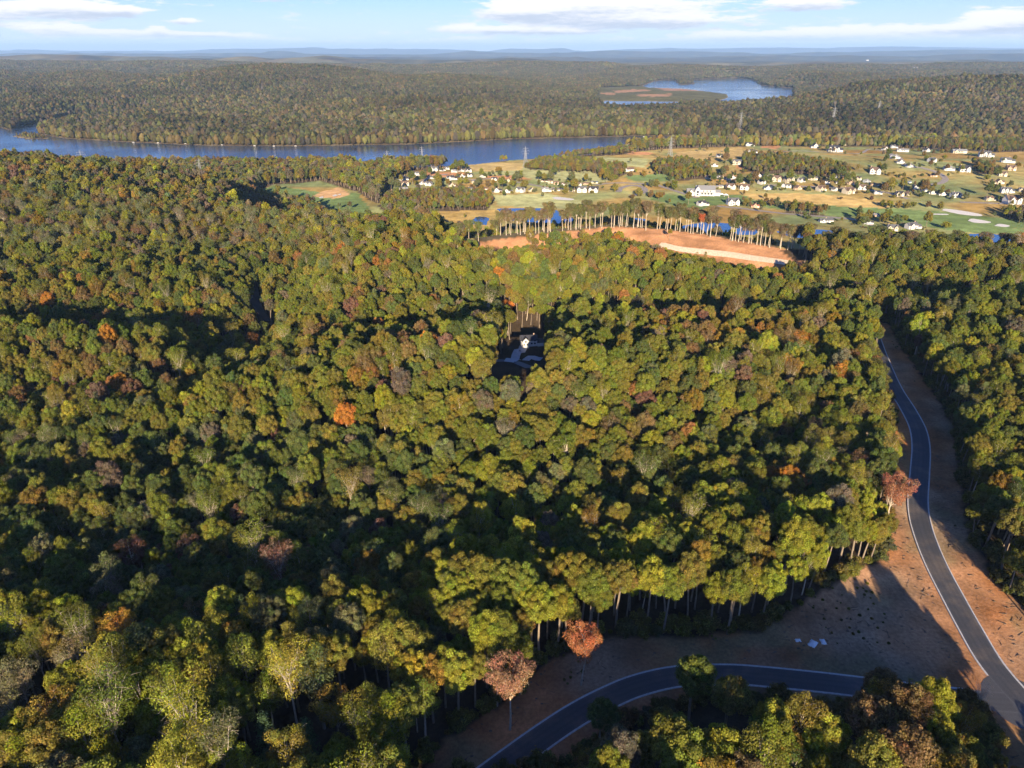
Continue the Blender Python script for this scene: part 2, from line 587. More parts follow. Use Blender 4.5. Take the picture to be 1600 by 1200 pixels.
def bark_material(name, col):
    m, b = new_mat(name)
    geo = b.n('ShaderNodeTexCoord')
    mp = b.n('ShaderNodeMapping', {'Vector': geo.outputs['Object'], 'Scale': (3, 3, 0.5)})
    n = b.noise(mp.outputs[0], 2.0, 4)
    c = b.mix(b.ramp(n, 0.35, 0.7), col, tuple(x * 0.55 for x in col))
    p = b.n('ShaderNodeBsdfDiffuse', {0: c, 1: 0.5})
    out(b, p.outputs[0])
    return m


M_BARK = bark_material('bark', (0.24, 0.19, 0.14))
M_BARK_PALE = bark_material('pale bark', (0.50, 0.42, 0.32))


def ground_material():
    m, b = new_mat('ground')
    geo = b.n('ShaderNodeNewGeometry')
    P = geo.outputs['Position']
    at = b.n('ShaderNodeAttribute', attribute_name='shade', attribute_type='GEOMETRY')
    n1 = b.noise(P, 0.9, 5, 0.65)
    n2 = b.noise(P, 0.06, 5, 0.6)
    n3 = b.noise(P, 0.012, 4, 0.6)
    f = b.m('MULTIPLY', b.ramp(n1, 0.25, 0.75, 0.72, 1.28), b.ramp(n2, 0.25, 0.75, 0.70, 1.30))
    f = b.m('MULTIPLY', f, b.ramp(n3, 0.3, 0.7, 0.85, 1.15))
    c = b.n('ShaderNodeVectorMath', {0: at.outputs['Color'], 3: f}, operation='SCALE').outputs[0]
    bump = b.n('ShaderNodeBump', {'Strength': 0.6, 'Distance': 0.3, 'Height': n1})
    d = b.n('ShaderNodeBsdfDiffuse', {0: c, 1: 0.6, 'Normal': bump.outputs[0]})
    out(b, d.outputs[0])
    return m


M_GROUND = ground_material()


def water_material(name, base, bumpd):
    m, b = new_mat(name)
    geo = b.n('ShaderNodeNewGeometry')
    P = geo.outputs['Position']
    mp = b.n('ShaderNodeMapping', {'Vector': P, 'Scale': (1, 2.2, 1)})
    n1 = b.noise(mp.outputs[0], 0.35, 4, 0.6)
    n2 = b.noise(P, 0.004, 4, 0.55)
    st = b.ramp(n2, 0.35, 0.65, 0.25, 1.0)
    bump = b.n('ShaderNodeBump', {'Strength': st, 'Distance': bumpd, 'Height': n1})
    p = b.n('ShaderNodeBsdfPrincipled', {'Base Color': (*base, 1), 'Roughness': 0.06, 'IOR': 1.33, 'Normal': bump.outputs[0]})
    out(b, p.outputs[0])
    return m


M_RIVER = water_material('river water', (0.03, 0.058, 0.095), 0.5)
M_POND = water_material('pond water', (0.03, 0.07, 0.13), 0.05)

# ------------------------------------------------------------------ ground cover zones (photograph pixels, each with a distance window)
FOREST_FLOOR = (0.050, 0.036, 0.024)
FIELD = (0.165, 0.140, 0.056)
GREEN = (0.085, 0.120, 0.045)
LIGHTGREEN = (0.20, 0.205, 0.10)
CLAY = (0.27, 0.138, 0.070)
TAN = (0.36, 0.25, 0.15)
OPEN = [(590, 322), (606, 292), (640, 268), (690, 262), (722, 250), (800, 246), (900, 244), (985, 238), (1060, 231), (1160, 228), (1400, 229), (1600, 231), (1850, 236),
        (1850, 430), (1500, 432), (1300, 420), (1240, 412), (1100, 384), (960, 362), (750, 384), (700, 372), (660, 345), (600, 332)]
OPEN2 = [(385, 302), (430, 288), (470, 286), (500, 282), (524, 290), (560, 300), (575, 312), (600, 322), (640, 330), (630, 350), (560, 362), (525, 358), (505, 338), (465, 328), (400, 315)]
OPEN3 = [(548, 266), (565, 258), (592, 257), (598, 264), (570, 269)]
WOODS = [  # wooded patches inside the open valley
    [(590, 322), (608, 306), (660, 305), (760, 304), (772, 316), (760, 328), (700, 330), (640, 332), (610, 338)],
    [(818, 264), (850, 252), (905, 252), (945, 258), (944, 272), (880, 271), (830, 268)],
    [(722, 252), (735, 244), (795, 245), (792, 253)],
    [(800, 247), (870, 243), (930, 238), (985, 231), (988, 241), (930, 244), (860, 246)],
    [(1020, 258), (1060, 253), (1108, 259), (1112, 278), (1060, 283), (1020, 270)],
    [(1160, 248), (1200, 246), (1250, 252), (1310, 262), (1330, 272), (1290, 277), (1230, 270), (1180, 272), (1160, 266)],
    [(1518, 255), (1545, 262), (1562, 273), (1530, 272)],
    [(1556, 336), (1600, 334), (1700, 340), (1700, 356), (1600, 352)],
    [(1224, 326), (1290, 332), (1288, 338), (1226, 332)],
    [(960, 225), (1060, 226), (1160, 222), (1170, 229), (1060, 232), (975, 234)],
    [(1400, 226), (1640, 226), (1640, 236), (1560, 238), (1400, 231)],
    [(935, 262), (975, 262), (980, 272), (950, 282), (930, 272)],
]
TONGUE_ = [(930, 137), (1000, 134), (1240, 137), (1240, 160), (1100, 166), (930, 160)]
PAINT = [  # polygon, colour, near, far
    ([(385, 302), (430, 290), (500, 300), (560, 302), (580, 330), (540, 350), (505, 338), (465, 328)], GREEN, 800, 1600),
    ([(500, 300), (530, 292), (548, 304), (520, 310), (490, 306)], (0.30, 0.19, 0.10), 800, 1600),
    ([(640, 340), (560, 360), (530, 358), (560, 345), (600, 338)], (0.26, 0.20, 0.10), 800, 1300),
    (OPEN3, CLAY, 1100, 1700),
    ([(740, 262), (800, 256), (900, 262), (960, 280), (930, 288), (860, 283), (780, 276)], LIGHTGREEN, 1000, 1700),
    ([(700, 262), (760, 253), (820, 256), (815, 266), (760, 268), (710, 266)], (0.25, 0.19, 0.085), 1000, 1800),
    ([(860, 252), (940, 246), (985, 247), (970, 256), (900, 256)], LIGHTGREEN, 1100, 1800),
    ([(940, 246), (1010, 248), (1010, 262), (960, 258)], LIGHTGREEN, 1100, 1800),
    ([(772, 305), (860, 302), (900, 312), (930, 322), (850, 326), (780, 322)], LIGHTGREEN, 850, 1500),
    ([(655, 272), (700, 268), (735, 271), (720, 278), (660, 277)], CLAY, 1000, 1700),
    ([(755, 275), (800, 274), (830, 280), (800, 282), (760, 280)], CLAY, 1000, 1700),
    ([(975, 274), (1040, 272), (1080, 276), (1040, 284), (985, 282)], GREEN, 900, 1600),
    ([(1075, 312), (1130, 303), (1240, 312), (1330, 318), (1460, 330), (1600, 345), (1600, 356), (1440, 350), (1300, 336), (1180, 322), (1130, 320), (1090, 325)], GREEN, 800, 1500),
    ([(1410, 335), (1500, 345), (1600, 358), (1600, 368), (1500, 362), (1430, 352)], GREEN, 750, 1400),
    ([(1010, 300), (1070, 306), (1120, 318), (1090, 330), (1020, 312)], GREEN, 800, 1500),
    ([(1160, 302), (1300, 304), (1400, 318), (1380, 326), (1240, 318), (1170, 310)], (0.27, 0.19, 0.075), 800, 1600),
    ([(1060, 238), (1160, 230), (1170, 245), (1100, 256), (1040, 252)], (0.24, 0.175, 0.075), 1200, 2100),
    ([(1190, 228), (1222, 227), (1215, 233), (1190, 232)], CLAY, 1200, 2100),
    ([(1172, 246), (1190, 246), (1188, 250), (1174, 249)], CLAY, 1100, 2000),
    ([(984, 236), (1020, 239), (1015, 243), (980, 241)], CLAY, 1200, 2000),
    ([(1150, 258), (1160, 260), (1158, 265), (1148, 262)], CLAY, 1000, 1900),
    ([(1330, 398), (1600, 412), (1700, 430), (1300, 430), (1240, 418)], (0.10, 0.075, 0.045), 560, 760),
    (TONGUE_, (0.060, 0.058, 0.030), 3300, 8000),
    # farmed strips by the lake, pipeline clearing and hilltop meadow far off
    ([(955, 141), (1010, 139), (1020, 142), (965, 145)], (0.19, 0.115, 0.075), 3500, 8000),
    ([(995, 147), (1050, 146), (1048, 151), (998, 151)], (0.19, 0.115, 0.075), 3500, 8000),
    ([(940, 144), (962, 146), (958, 149), (938, 146)], (0.19, 0.115, 0.075), 3500, 8000),
    ([(1020, 136), (1090, 137), (1110, 142), (1040, 142)], (0.17, 0.105, 0.08), 3500, 8000),
    ([(540, 153), (660, 150.5), (800, 158), (800, 161), (660, 154.5), (540, 157)], (0.17, 0.13, 0.08), 2200, 6000),
    ([(300, 151), (420, 136), (424, 138.5), (304, 154)], (0.15, 0.115, 0.07), 2600, 7000),
    ([(700, 148), (760, 147), (775, 151), (710, 153)], (0.16, 0.13, 0.07), 2600, 7000),
    ([(395, 183), (470, 180), (472, 182), (396, 185.5)], (0.15, 0.12, 0.07), 2300, 4200),
    ([(560, 118), (640, 120), (640, 122), (560, 120.5)], (0.14, 0.12, 0.08), 4500, 9000),
    ([(1130, 110), (1190, 108), (1190, 110), (1130, 112)], (0.14, 0.12, 0.08), 4500, 9800),
    ([(1500, 128), (1560, 126), (1562, 129), (1500, 131)], (0.15, 0.12, 0.07), 2400, 6000),
    ([(1385, 150), (1420, 144), (1490, 144), (1500, 149), (1440, 154)], (0.20, 0.15, 0.07), 2000, 4500),
    ([(1278, 168), (1302, 167), (1315, 170), (1300, 177), (1285, 174)], (0.16, 0.13, 0.06), 2000, 3600),
    ([(1143, 204), (1157, 200), (1167, 208), (1158, 213), (1146, 212)], (0.22, 0.15, 0.09), 1900, 3000),
]
# places where the photograph shows the ground itself: no tree may stand in front of them
V_ROADA = [(1396, 600), (1402, 596), (1424, 618), (1445, 650), (1462, 690), (1462, 760), (1464, 800), (1480, 850), (1520, 925), (1560, 965), (1600, 1000), (1700, 1060), (1700, 1190), (1600, 1190),
           (1580, 1150), (1574, 1118), (1564, 1085), (1535, 1035), (1500, 1020), (1440, 1020), (1400, 1022), (1200, 1036), (1140, 1030), (1060, 1032), (990, 1044), (940, 1062), (880, 1092), (820, 1130),
           (740, 1190), (690, 1220), (660, 1200), (720, 1150), (790, 1118), (850, 1080), (885, 1040), (960, 1014), (1180, 1012), (1250, 985), (1310, 940), (1350, 918), (1398, 888), (1402, 850),
           (1412, 810), (1418, 770), (1420, 720), (1416, 680), (1404, 640)]
V_VERGE_R = [(1455, 640), (1478, 680), (1490, 740), (1500, 820), (1540, 900), (1590, 960), (1640, 1010), (1560, 960), (1480, 850), (1462, 760), (1464, 690)]
V_DIRT_TOP = [(1372, 530), (1388, 545), (1402, 575), (1408, 596), (1396, 596), (1384, 565)]
V_BSTRIP = [(770, 1200), (860, 1140), (950, 1092), (1040, 1062), (1050, 1066), (960, 1108), (880, 1166), (850, 1200)]
V_LOT = [(770, 573), (775, 560), (794, 548), (801, 520), (836, 513), (856, 521), (853, 545), (830, 558), (802, 572)]
V_GULLY = [(392, 480), (398, 455), (404, 452), (410, 482), (422, 498), (420, 504), (402, 494)]
V_DIRTB = [(745, 378), (800, 370), (870, 362), (960, 357), (1040, 366), (1110, 379), (1180, 393), (1250, 409), (1215, 410), (1130, 402), (1060, 386), (1020, 372), (960, 365), (880, 370), (770, 380)]
V_ROOFS = [[(641, 517), (643, 513), (657, 513), (659, 518)], [(1113, 496), (1115, 492), (1134, 492), (1136, 496)], [(944, 550), (947, 546), (960, 546), (962, 551)]]
V_ROADB = [(760, 1200), (850, 1128), (900, 1096), (950, 1068), (1000, 1050), (1060, 1041), (1140, 1039), (1340, 1056), (1345, 1068), (1290, 1072), (1140, 1070), (1060, 1074), (1000, 1090), (950, 1112), (890, 1150), (850, 1185), (830, 1200)]
TONGUE = [(930, 137), (1000, 134), (1240, 137), (1240, 160), (1100, 166), (930, 160)]
VIS = [V_ROADB, V_ROADA, V_VERGE_R, V_DIRT_TOP, V_BSTRIP, V_LOT, V_GULLY, V_DIRTB] + V_ROOFS
# bare ground seen at the foot of the forest edges: no tree bases here
BARE = [V_ROADA, V_VERGE_R, V_DIRT_TOP, V_BSTRIP,
        [(1350, 500), (1388, 505), (1410, 545), (1450, 600), (1490, 665), (1502, 760), (1516, 850), (1570, 925), (1640, 985), (1640, 1230), (1560, 1230), (1545, 1130), (1500, 1100), (1100, 1090),
         (960, 1130), (880, 1200), (640, 1230), (690, 1160), (800, 1090), (860, 1030), (960, 996), (1180, 990), (1290, 920), (1385, 870), (1392, 800), (1396, 640), (1370, 560)]]


def in_any(px, py, polys):
    r = np.zeros(np.shape(px), bool)
    for p in polys:
        xs = [q[0] for q in p]
        ys = [q[1] for q in p]
        m = (px > min(xs)) & (px < max(xs)) & (py > min(ys)) & (py < max(ys))
        if m.any():
            sub = inpoly(px[m], py[m], p)
            r[m] |= sub
    return r


def is_open(X, Y, px, py):
    o = (in_any(px, py, [OPEN]) & (Y > 600) & (Y < 2000)) | (in_any(px, py, [OPEN2, OPEN3]) & (Y > 850) & (Y < 1750))
    wd = in_any(px, py, WOODS) & (Y > 700)
    return o & ~wd


# ------------------------------------------------------------------ terrain sheet
def build_ground():
    ys = list(np.arange(-420, 96, 6.0)) + list(np.arange(96, 480, 2.0)) + list(np.arange(480, 980, 4.0))
    y = 980.0
    while y < 1760:
        ys.append(y)
        y += 8
    while y < 64000:
        ys.append(y)
        y *= 1.0115
    ys = np.array(ys)
    nu = 560
    u = np.linspace(-1, 1, nu)
    u = np.sign(u) * np.abs(u) ** 1.08
    half = np.maximum(720, 0.88 * np.maximum(ys, 0) + 260)
    X = half[:, None] * u[None, :]
    Y = np.repeat(ys[:, None], nu, 1)
    xf, yf = X.ravel(), Y.ravel()
    Z = height(xf, yf)
    GRID.update(ys=ys, half=half, Z=Z.reshape(X.shape))
    px, py, d = project(xf, yf, Z)
    col = np.zeros((len(xf), 3))
    col[:] = FOREST_FLOOR
    farf = sstep(5200, 9000, yf)[:, None]
    nn = fbm(xf, yf, 420, 5, 77, 0.7)[:, None]
    fcol = np.array((0.060, 0.058, 0.034)) * (1 + 1.1 * nn) + np.array((0.03, 0.012, 0.0)) * np.clip(fbm(xf, yf, 260, 3, 88)[:, None] * 3, 0, 1)
    col = col * (1 - farf) + fcol * farf
    op = is_open(xf, yf, px, py)
    fn = fbm(xf, yf, 140, 4, 31)[:, None]
    fieldc = np.array(FIELD) * (1 + 0.5 * fn) + np.array((0.03, -0.01, -0.01)) * np.clip(fbm(xf, yf, 60, 3, 37)[:, None] * 3, -1, 1)
    col = np.where(op[:, None], fieldc, col)
    jx = px + 4 * vnoise(xf / 25, yf / 25, 3)
    jy = py + 2.0 * vnoise(xf / 25, yf / 25, 4)
    for poly, c, y0, y1 in PAINT:
        m = in_any(jx, jy, [poly]) & (yf > y0) & (yf < y1)
        col[m] = np.array(c) * (1 + 0.25 * fn[m])
    # clay bank on the crest and the slope behind it
    cd = line_dist(xf, yf, CREST_W)
    yc = np.interp(xf, [c[0] for c in CREST_W], [c[1] for c in CREST_W])
    wide = np.interp(xf, CWX, CWY)
    wl = wide + 8 * vnoise(xf / 12, yf / 12, 61)
    m = (xf > -36) & (xf < 232) & (yf > yc + 14) & (yf < yc + 120)
    col[m] = np.array((0.055, 0.045, 0.028)) * (1 + 0.4 * fn[m])  # slope behind the crest: undergrowth brown, with its shade painted in
    m = (yf > yc - wl) & (yf < yc + 15) & (xf > -36) & (xf < 232 + 10 * vnoise(xf / 9, yf / 9, 62))
    band = fbm(xf * .25, yc - yf + 3 * vnoise(xf / 30, yf / 30, 5), 7, 3, 15)
    col[m] = np.array(CLAY) * (1 + 0.3 * fn[m]) * (1 + .5 * band[m])[:, None]
    # cleared strip beside the two near roads
    b = in_any(px + 3 * vnoise(xf / 6, yf / 6, 8), py, BARE) & (yf < 480)
    v = fbm(xf, yf, 26, 4, 91)[:, None]
    da = line_dist(xf, yf, ROAD_A_W)
    trk = np.exp(-((da - 6.6) / .7) ** 2) + np.exp(-((da - 8.6) / .7) ** 2)
    clayc = np.array((0.36, 0.155, 0.062)) * (1 - np.clip(v * 1.4 + 0.4, 0, 1)) + np.array((0.27, 0.185, 0.115)) * np.clip(v * 1.4 + 0.4, 0, 1)
    clayc = clayc * (1 - .22 * trk[:, None]) * (1 + .35 * fbm(xf, yf, 7, 3, 95)[:, None])
    straw = np.clip(fbm(xf, yf, 15, 4, 97) * 3 - .25, 0, 1)[:, None]
    clayc = clayc * (1 - .7 * straw) + np.array((0.20, 0.17, 0.085)) * .7 * straw
    col = np.where(b[:, None], clayc, col)
    # shore mud
    m = (Z < -58.8) & (yf > 1300)
    col[m] = (0.14, 0.11, 0.06)
    col = col * (1 - .5 * sstep(9000, 16000, yf))[:, None]
    col = np.clip(col, 0.01, 0.8)
    nr = len(ys)
    idx = np.arange(nr * nu).reshape(nr, nu)
    f = np.stack([idx[:-1, :-1].ravel(), idx[:-1, 1:].ravel(), idx[1:, 1:].ravel(), idx[1:, :-1].ravel()], 1)
    V = np.stack([xf, yf, Z], 1)
    me = mesh_np('ground', V, f, M_GROUND, smooth=True, col=col)
    o = obj('ground', me)
    tag(o, kind='structure')
    return o


build_ground()


def flat_sheet(name, poly_w, z, mat, grow=1.0, parent=None):
    cx = sum(p[0] for p in poly_w) / len(poly_w)
    cyy = sum(p[1] for p in poly_w) / len(poly_w)
    me = bpy.data.meshes.new(name)
    vs = [(cx + (x - cx) * grow, cyy + (y - cyy) * grow, z) for x, y in poly_w]
    area = sum(vs[i][0] * vs[(i + 1) % len(vs)][1] - vs[(i + 1) % len(vs)][0] * vs[i][1] for i in range(len(vs)))
    if area < 0:
        vs.reverse()
    import bmesh
    bm = bmesh.new()
    bv = [bm.verts.new(v) for v in vs]
    bm.faces.new(bv)
    bmesh.ops.triangulate(bm, faces=bm.faces[:])
    bm.to_mesh(me)
    bm.free()
    me.materials.append(mat)
    o = obj(name, me, parent)
    return o


o = flat_sheet('river', [(-6500, 1380), (6500, 1380), (6500, 3250), (-6500, 3250)], WATER_Z, M_RIVER)
tag(o, kind='structure')
o = flat_sheet('lake', [(-400, 3255), (3600, 3255), (4200, 8200), (-400, 8200)], WATER_Z, M_RIVER)
tag(o, kind='structure')
for pw in ponds_w:
    tag(flat_sheet('pond', pw, POND_Z, M_POND, 1.06), kind='structure')


# ------------------------------------------------------------------ tree prototypes
def rand_dirs(n, rng, up=0.0):
    v = rng.normal(size=(n, 3))
    v[:, 2] += up
    v /= np.linalg.norm(v, axis=1)[:, None]
    return v


def leaf_quads(P, N, size, rng, aspect=0.8):
    """one bent leaf spray (4 corners) at each point of P facing N"""
    n = len(P)
    r = rng.normal(size=(n, 3))
    T = np.cross(N, r)
    T /= np.linalg.norm(T, axis=1)[:, None] + 1e-9
    B = np.cross(N, T)
    s = (size * rng.uniform(0.6, 1.25, n))[:, None]
    a = P - T * s * 0.5
    c = P + T * s * 0.5
    b = P - B * s * 0.5 * aspect + N * s * 0.14
    d = P + B * s * 0.5 * aspect + N * s * 0.14
    V = np.stack([a, b, c, d], 1).reshape(-1, 3)
    F = np.arange(4 * n).reshape(n, 4)
    return V, F


def ico_dirs(level):
    import bmesh
    bm = bmesh.new()
    bmesh.ops.create_icosphere(bm, subdivisions=level, radius=1)
    v = np.array([x.co[:] for x in bm.verts])
    f = np.array([[y.index for y in x.verts] for x in bm.faces])
    bm.free()
    return v, f


def crown_lobes(rng, R, Hc, zc, n, rl, kind='dome'):
    """lobe centres and radii: billows spread over the crown"""
    C, RR = [], []
    tries = 0
    while len(C) < n and tries < 4000:
        tries += 1
        d = rng.normal(size=3)
        d /= np.linalg.norm(d)
        if kind == 'dome':
            if d[2] < -0.35:
                continue
            k = 0.62 + 0.30 * rng.random()
            p = np.array([d[0] * R * k, d[1] * R * k, zc + d[2] * Hc * k])
        elif kind == 'tall':
            k = 0.5 + 0.45 * rng.random()
            p = np.array([d[0] * R * k, d[1] * R * k, zc + d[2] * Hc * k])
        elif kind == 'vase':
            t = rng.random() ** 0.7
            a = rng.random() * 6.283
            rr = R * (0.25 + 0.65 * t) * (0.5 + 0.5 * rng.random())
            p = np.array([math.cos(a) * rr, math.sin(a) * rr, zc - Hc * 0.8 + 1.6 * Hc * t])
        r = rl * rng.uniform(0.7, 1.3)
        if any(np.linalg.norm(p - q) < 0.70 * (r + s) for q, s in zip(C, RR)):
            continue
        C.append(p)
        RR.append(r)
    return np.array(C), np.array(RR)


def make_crown(name, seed, R, Hc, zc, nl, rl, nq, size, kind='dome', core=True, up=0.25, stray=0.06):
    rng = np.random.default_rng(seed)
    C, RR = crown_lobes(rng, R, Hc, zc, nl, rl, kind)
    w8 = RR ** 2
    li = rng.choice(len(C), nq, p=w8 / w8.sum())
    D = rand_dirs(nq, rng, up)
    k = 0.80 + 0.26 * rng.random(nq) + (rng.random(nq) < stray) * rng.random(nq) * 0.35
    P = C[li] + D * (RR[li] * k)[:, None]
    # drop leaves deep inside other billows
    keep = np.ones(nq, bool)
    for c, r in zip(C, RR):
        keep &= ~(np.linalg.norm(P - c, axis=1) < r * 0.72)
    P, D, li = P[keep], D[keep], li[keep]
    N = D + rng.normal(size=D.shape) * 0.36
    N /= np.linalg.norm(N, axis=1)[:, None]
    V, F = leaf_quads(P, N, size, rng)
    lob = rng.uniform(0.76, 1.24, len(C))
    v = (lob[li] * rng.uniform(0.62, 1.38, len(li)))
    hue = rng.normal(0, 0.07, (len(C), 3))[li] + rng.normal(0, 0.05, (len(li), 3))
    col = np.clip(v[:, None] * (1 + hue), 0.3, 1.8)
    col = np.repeat(col, 4, 0)
    vs, fs, cs = [V], [F], [col]
    tris = None
    if core:
        iv, if_ = ico_dirs(1)
        b = len(V)
        tv, tf, tc = [], [], []
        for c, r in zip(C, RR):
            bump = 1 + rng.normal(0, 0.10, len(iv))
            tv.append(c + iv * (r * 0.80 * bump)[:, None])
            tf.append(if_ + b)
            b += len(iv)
            tc.append(np.full((len(iv), 3), 0.62))  # cores and heart darkened: shade between the leaves put into the colour
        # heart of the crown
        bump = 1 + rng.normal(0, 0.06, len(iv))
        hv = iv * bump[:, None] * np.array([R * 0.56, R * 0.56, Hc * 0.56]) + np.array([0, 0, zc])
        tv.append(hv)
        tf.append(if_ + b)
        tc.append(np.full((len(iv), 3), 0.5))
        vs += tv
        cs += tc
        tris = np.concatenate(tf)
    V = np.concatenate(vs)
    col = np.concatenate(cs)
    return V, [F] + ([tris] if tris is not None else []), col, C, RR


def tube(path, radii, n=6):
    V, F = [], []
    path = [Vector(p) for p in path]
    for i, p in enumerate(path):
        d = (path[min(i + 1, len(path) - 1)] - path[max(i - 1, 0)]).normalized()
        a = d.cross(Vector((0.31, 0.95, 0.05)))
        if a.length < 0.05:
            a = d.orthogonal()
        a.normalize()
        b = d.cross(a)
        for k in range(n):
            t = 2 * math.pi * k / n
            V.append(p + a * math.cos(t) * radii[i] + b * math.sin(t) * radii[i])
    for i in range(len(path) - 1):
        for k in range(n):
            F.append((i * n + k, i * n + (k + 1) % n, (i + 1) * n + (k + 1) % n, (i + 1) * n + k))
    return [tuple(v) for v in V], F


def make_trunk(seed, h_fork, ends, r0, lean=0.5, n=6, twig=0):
    """tapered trunk, limbs running to the crown's billows, optional twigs"""
    rng = random.Random(seed)
    V, F = [], []

    def addt(path, radii, nn=n):
        v, f = tube(path, radii, nn)
        b = len(V)
        V.extend(v)
        F.extend([tuple(i + b for i in q) for q in f])
    top = (rng.uniform(-lean, lean), rng.uniform(-lean, lean), h_fork)
    mid = (top[0] * 0.4 + rng.uniform(-.2, .2), top[1] * 0.4 + rng.uniform(-.2, .2), h_fork * 0.5)
    addt([(0, 0, -1.2), (0, 0, 0.5), mid, top], [r0 * 1.35, r0, r0 * 0.8, r0 * 0.62])
    zmax = max(e[2] for e in ends)
    lead = (top[0] * 1.1, top[1] * 1.1, h_fork + (zmax - h_fork) * 0.75)
    addt([top, ((top[0] + lead[0]) / 2 + .2, (top[1] + lead[1]) / 2 - .2, (top[2] + lead[2]) / 2), lead], [r0 * 0.62, r0 * 0.4, r0 * 0.12])
    for e in ends:
        t = rng.uniform(0.0, 0.55)
        s = Vector(top).lerp(Vector(lead), t)
        e = Vector(e)
        m = s.lerp(e, 0.5) + Vector((rng.uniform(-.4, .4), rng.uniform(-.4, .4), -0.25 + rng.uniform(-.3, .3)))
        rr = r0 * (0.42 - 0.3 * t)
        addt([s, m, e], [rr, rr * 0.65, rr * 0.22], 4)
        for _ in range(twig):
            q = m.lerp(e, rng.uniform(0.1, 1.0))
            dd = Vector((rng.gauss(0, 1), rng.gauss(0, 1), rng.gauss(0.5, 0.8))).normalized() * rng.uniform(1.2, 3.0)
            addt([q, q + dd * 0.5 + Vector((0, 0, .2)), q + dd], [rr * 0.28, rr * 0.2, rr * 0.1], 3)
    return V, F


PROTO = {}       # name -> (trunk mesh, crown mesh)
JOINED = {}      # name -> single mesh for the masses


def trunk_mesh(name, V, F, mat):
    me = bpy.data.meshes.new(name)
    me.from_pydata(V, [], F)
    me.materials.append(mat)
    me.polygons.foreach_set('use_smooth', [True] * len(F))
    me.update()
    return me


def joined_mesh(name, trunk, crown, bark):
    """trunk (V,F) + crown (V,Flist,col) as one mesh with two materials"""
    tV, tF = trunk
    cV, cFl, cc = crown
    off = len(tV)
    V = np.concatenate([np.array(tV, dtype=float).reshape(-1, 3), cV])
    t4 = np.array([f for f in tF if len(f) == 4])
    fl = [t4] + [f + off for f in cFl]
    fm = np.concatenate([np.full(len(t4), 1)] + [np.zeros(len(f)) for f in cFl]).astype(int)
    col = np.concatenate([np.ones((off, 3)), cc])
    return mesh_np(name, V, fl, [M_LEAF, bark], fmat=fm, col=col)


def species(key, n_var, seed0, R, H, zc, Hc, nl, rl, nq, size, kind, fork, r0, bark, twig=0, core=True, n_ends=9, stray=0.06, up=0.25, lean=0.5):
    PROTO[key] = []
    for i in range(n_var):
        sd = seed0 + i * 13
        rg = random.Random(sd)
        k = rg.uniform(0.92, 1.08)
        V, Fl, col, C, RR = make_crown(key, sd, R * k, Hc * rg.uniform(.9, 1.12), zc, nl, rl * rg.uniform(.92, 1.1), nq, size, kind, core, up, stray)
        order = sorted(range(len(C)), key=lambda q: rg.random())[:n_ends]
        tV, tF = make_trunk(sd, fork * rg.uniform(.9, 1.1), [tuple(C[q]) for q in order], r0, lean=lean, twig=twig)
        tm = trunk_mesh(key + '_trunk', tV, tF, bark)
        cm = mesh_np(key + '_crown', V, Fl, M_LEAF, col=col)
        PROTO[key].append((tm, cm))
        JOINED.setdefault(key, []).append(joined_mesh(key + '_whole', (tV, tF), (V, Fl, col), bark))


# broad oak, hickory and maple crowns; all are about 24 m tall at scale 1
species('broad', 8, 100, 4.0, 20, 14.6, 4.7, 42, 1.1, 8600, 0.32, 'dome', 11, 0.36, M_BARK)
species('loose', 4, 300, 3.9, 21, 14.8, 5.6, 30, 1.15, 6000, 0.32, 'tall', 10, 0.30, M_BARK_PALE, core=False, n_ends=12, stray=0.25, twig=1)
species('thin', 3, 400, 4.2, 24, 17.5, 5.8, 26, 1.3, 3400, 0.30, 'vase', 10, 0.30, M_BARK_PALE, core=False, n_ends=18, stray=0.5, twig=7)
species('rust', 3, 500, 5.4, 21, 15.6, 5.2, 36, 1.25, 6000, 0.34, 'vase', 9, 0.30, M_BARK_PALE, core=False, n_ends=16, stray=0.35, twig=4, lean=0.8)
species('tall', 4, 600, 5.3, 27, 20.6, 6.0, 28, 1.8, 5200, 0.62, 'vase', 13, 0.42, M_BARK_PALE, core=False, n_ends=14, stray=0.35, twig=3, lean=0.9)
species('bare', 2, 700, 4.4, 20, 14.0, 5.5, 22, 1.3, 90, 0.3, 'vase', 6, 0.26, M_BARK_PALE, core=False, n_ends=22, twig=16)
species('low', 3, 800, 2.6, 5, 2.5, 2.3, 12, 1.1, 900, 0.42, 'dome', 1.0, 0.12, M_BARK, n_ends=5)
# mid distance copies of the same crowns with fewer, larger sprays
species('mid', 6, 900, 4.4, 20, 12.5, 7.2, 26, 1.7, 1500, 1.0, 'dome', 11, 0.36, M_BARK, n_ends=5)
species('midloose', 3, 1000, 4.0, 20, 12.4, 7.2, 24, 1.5, 1000, 0.9, 'tall', 8, 0.3, M_BARK, n_ends=7)


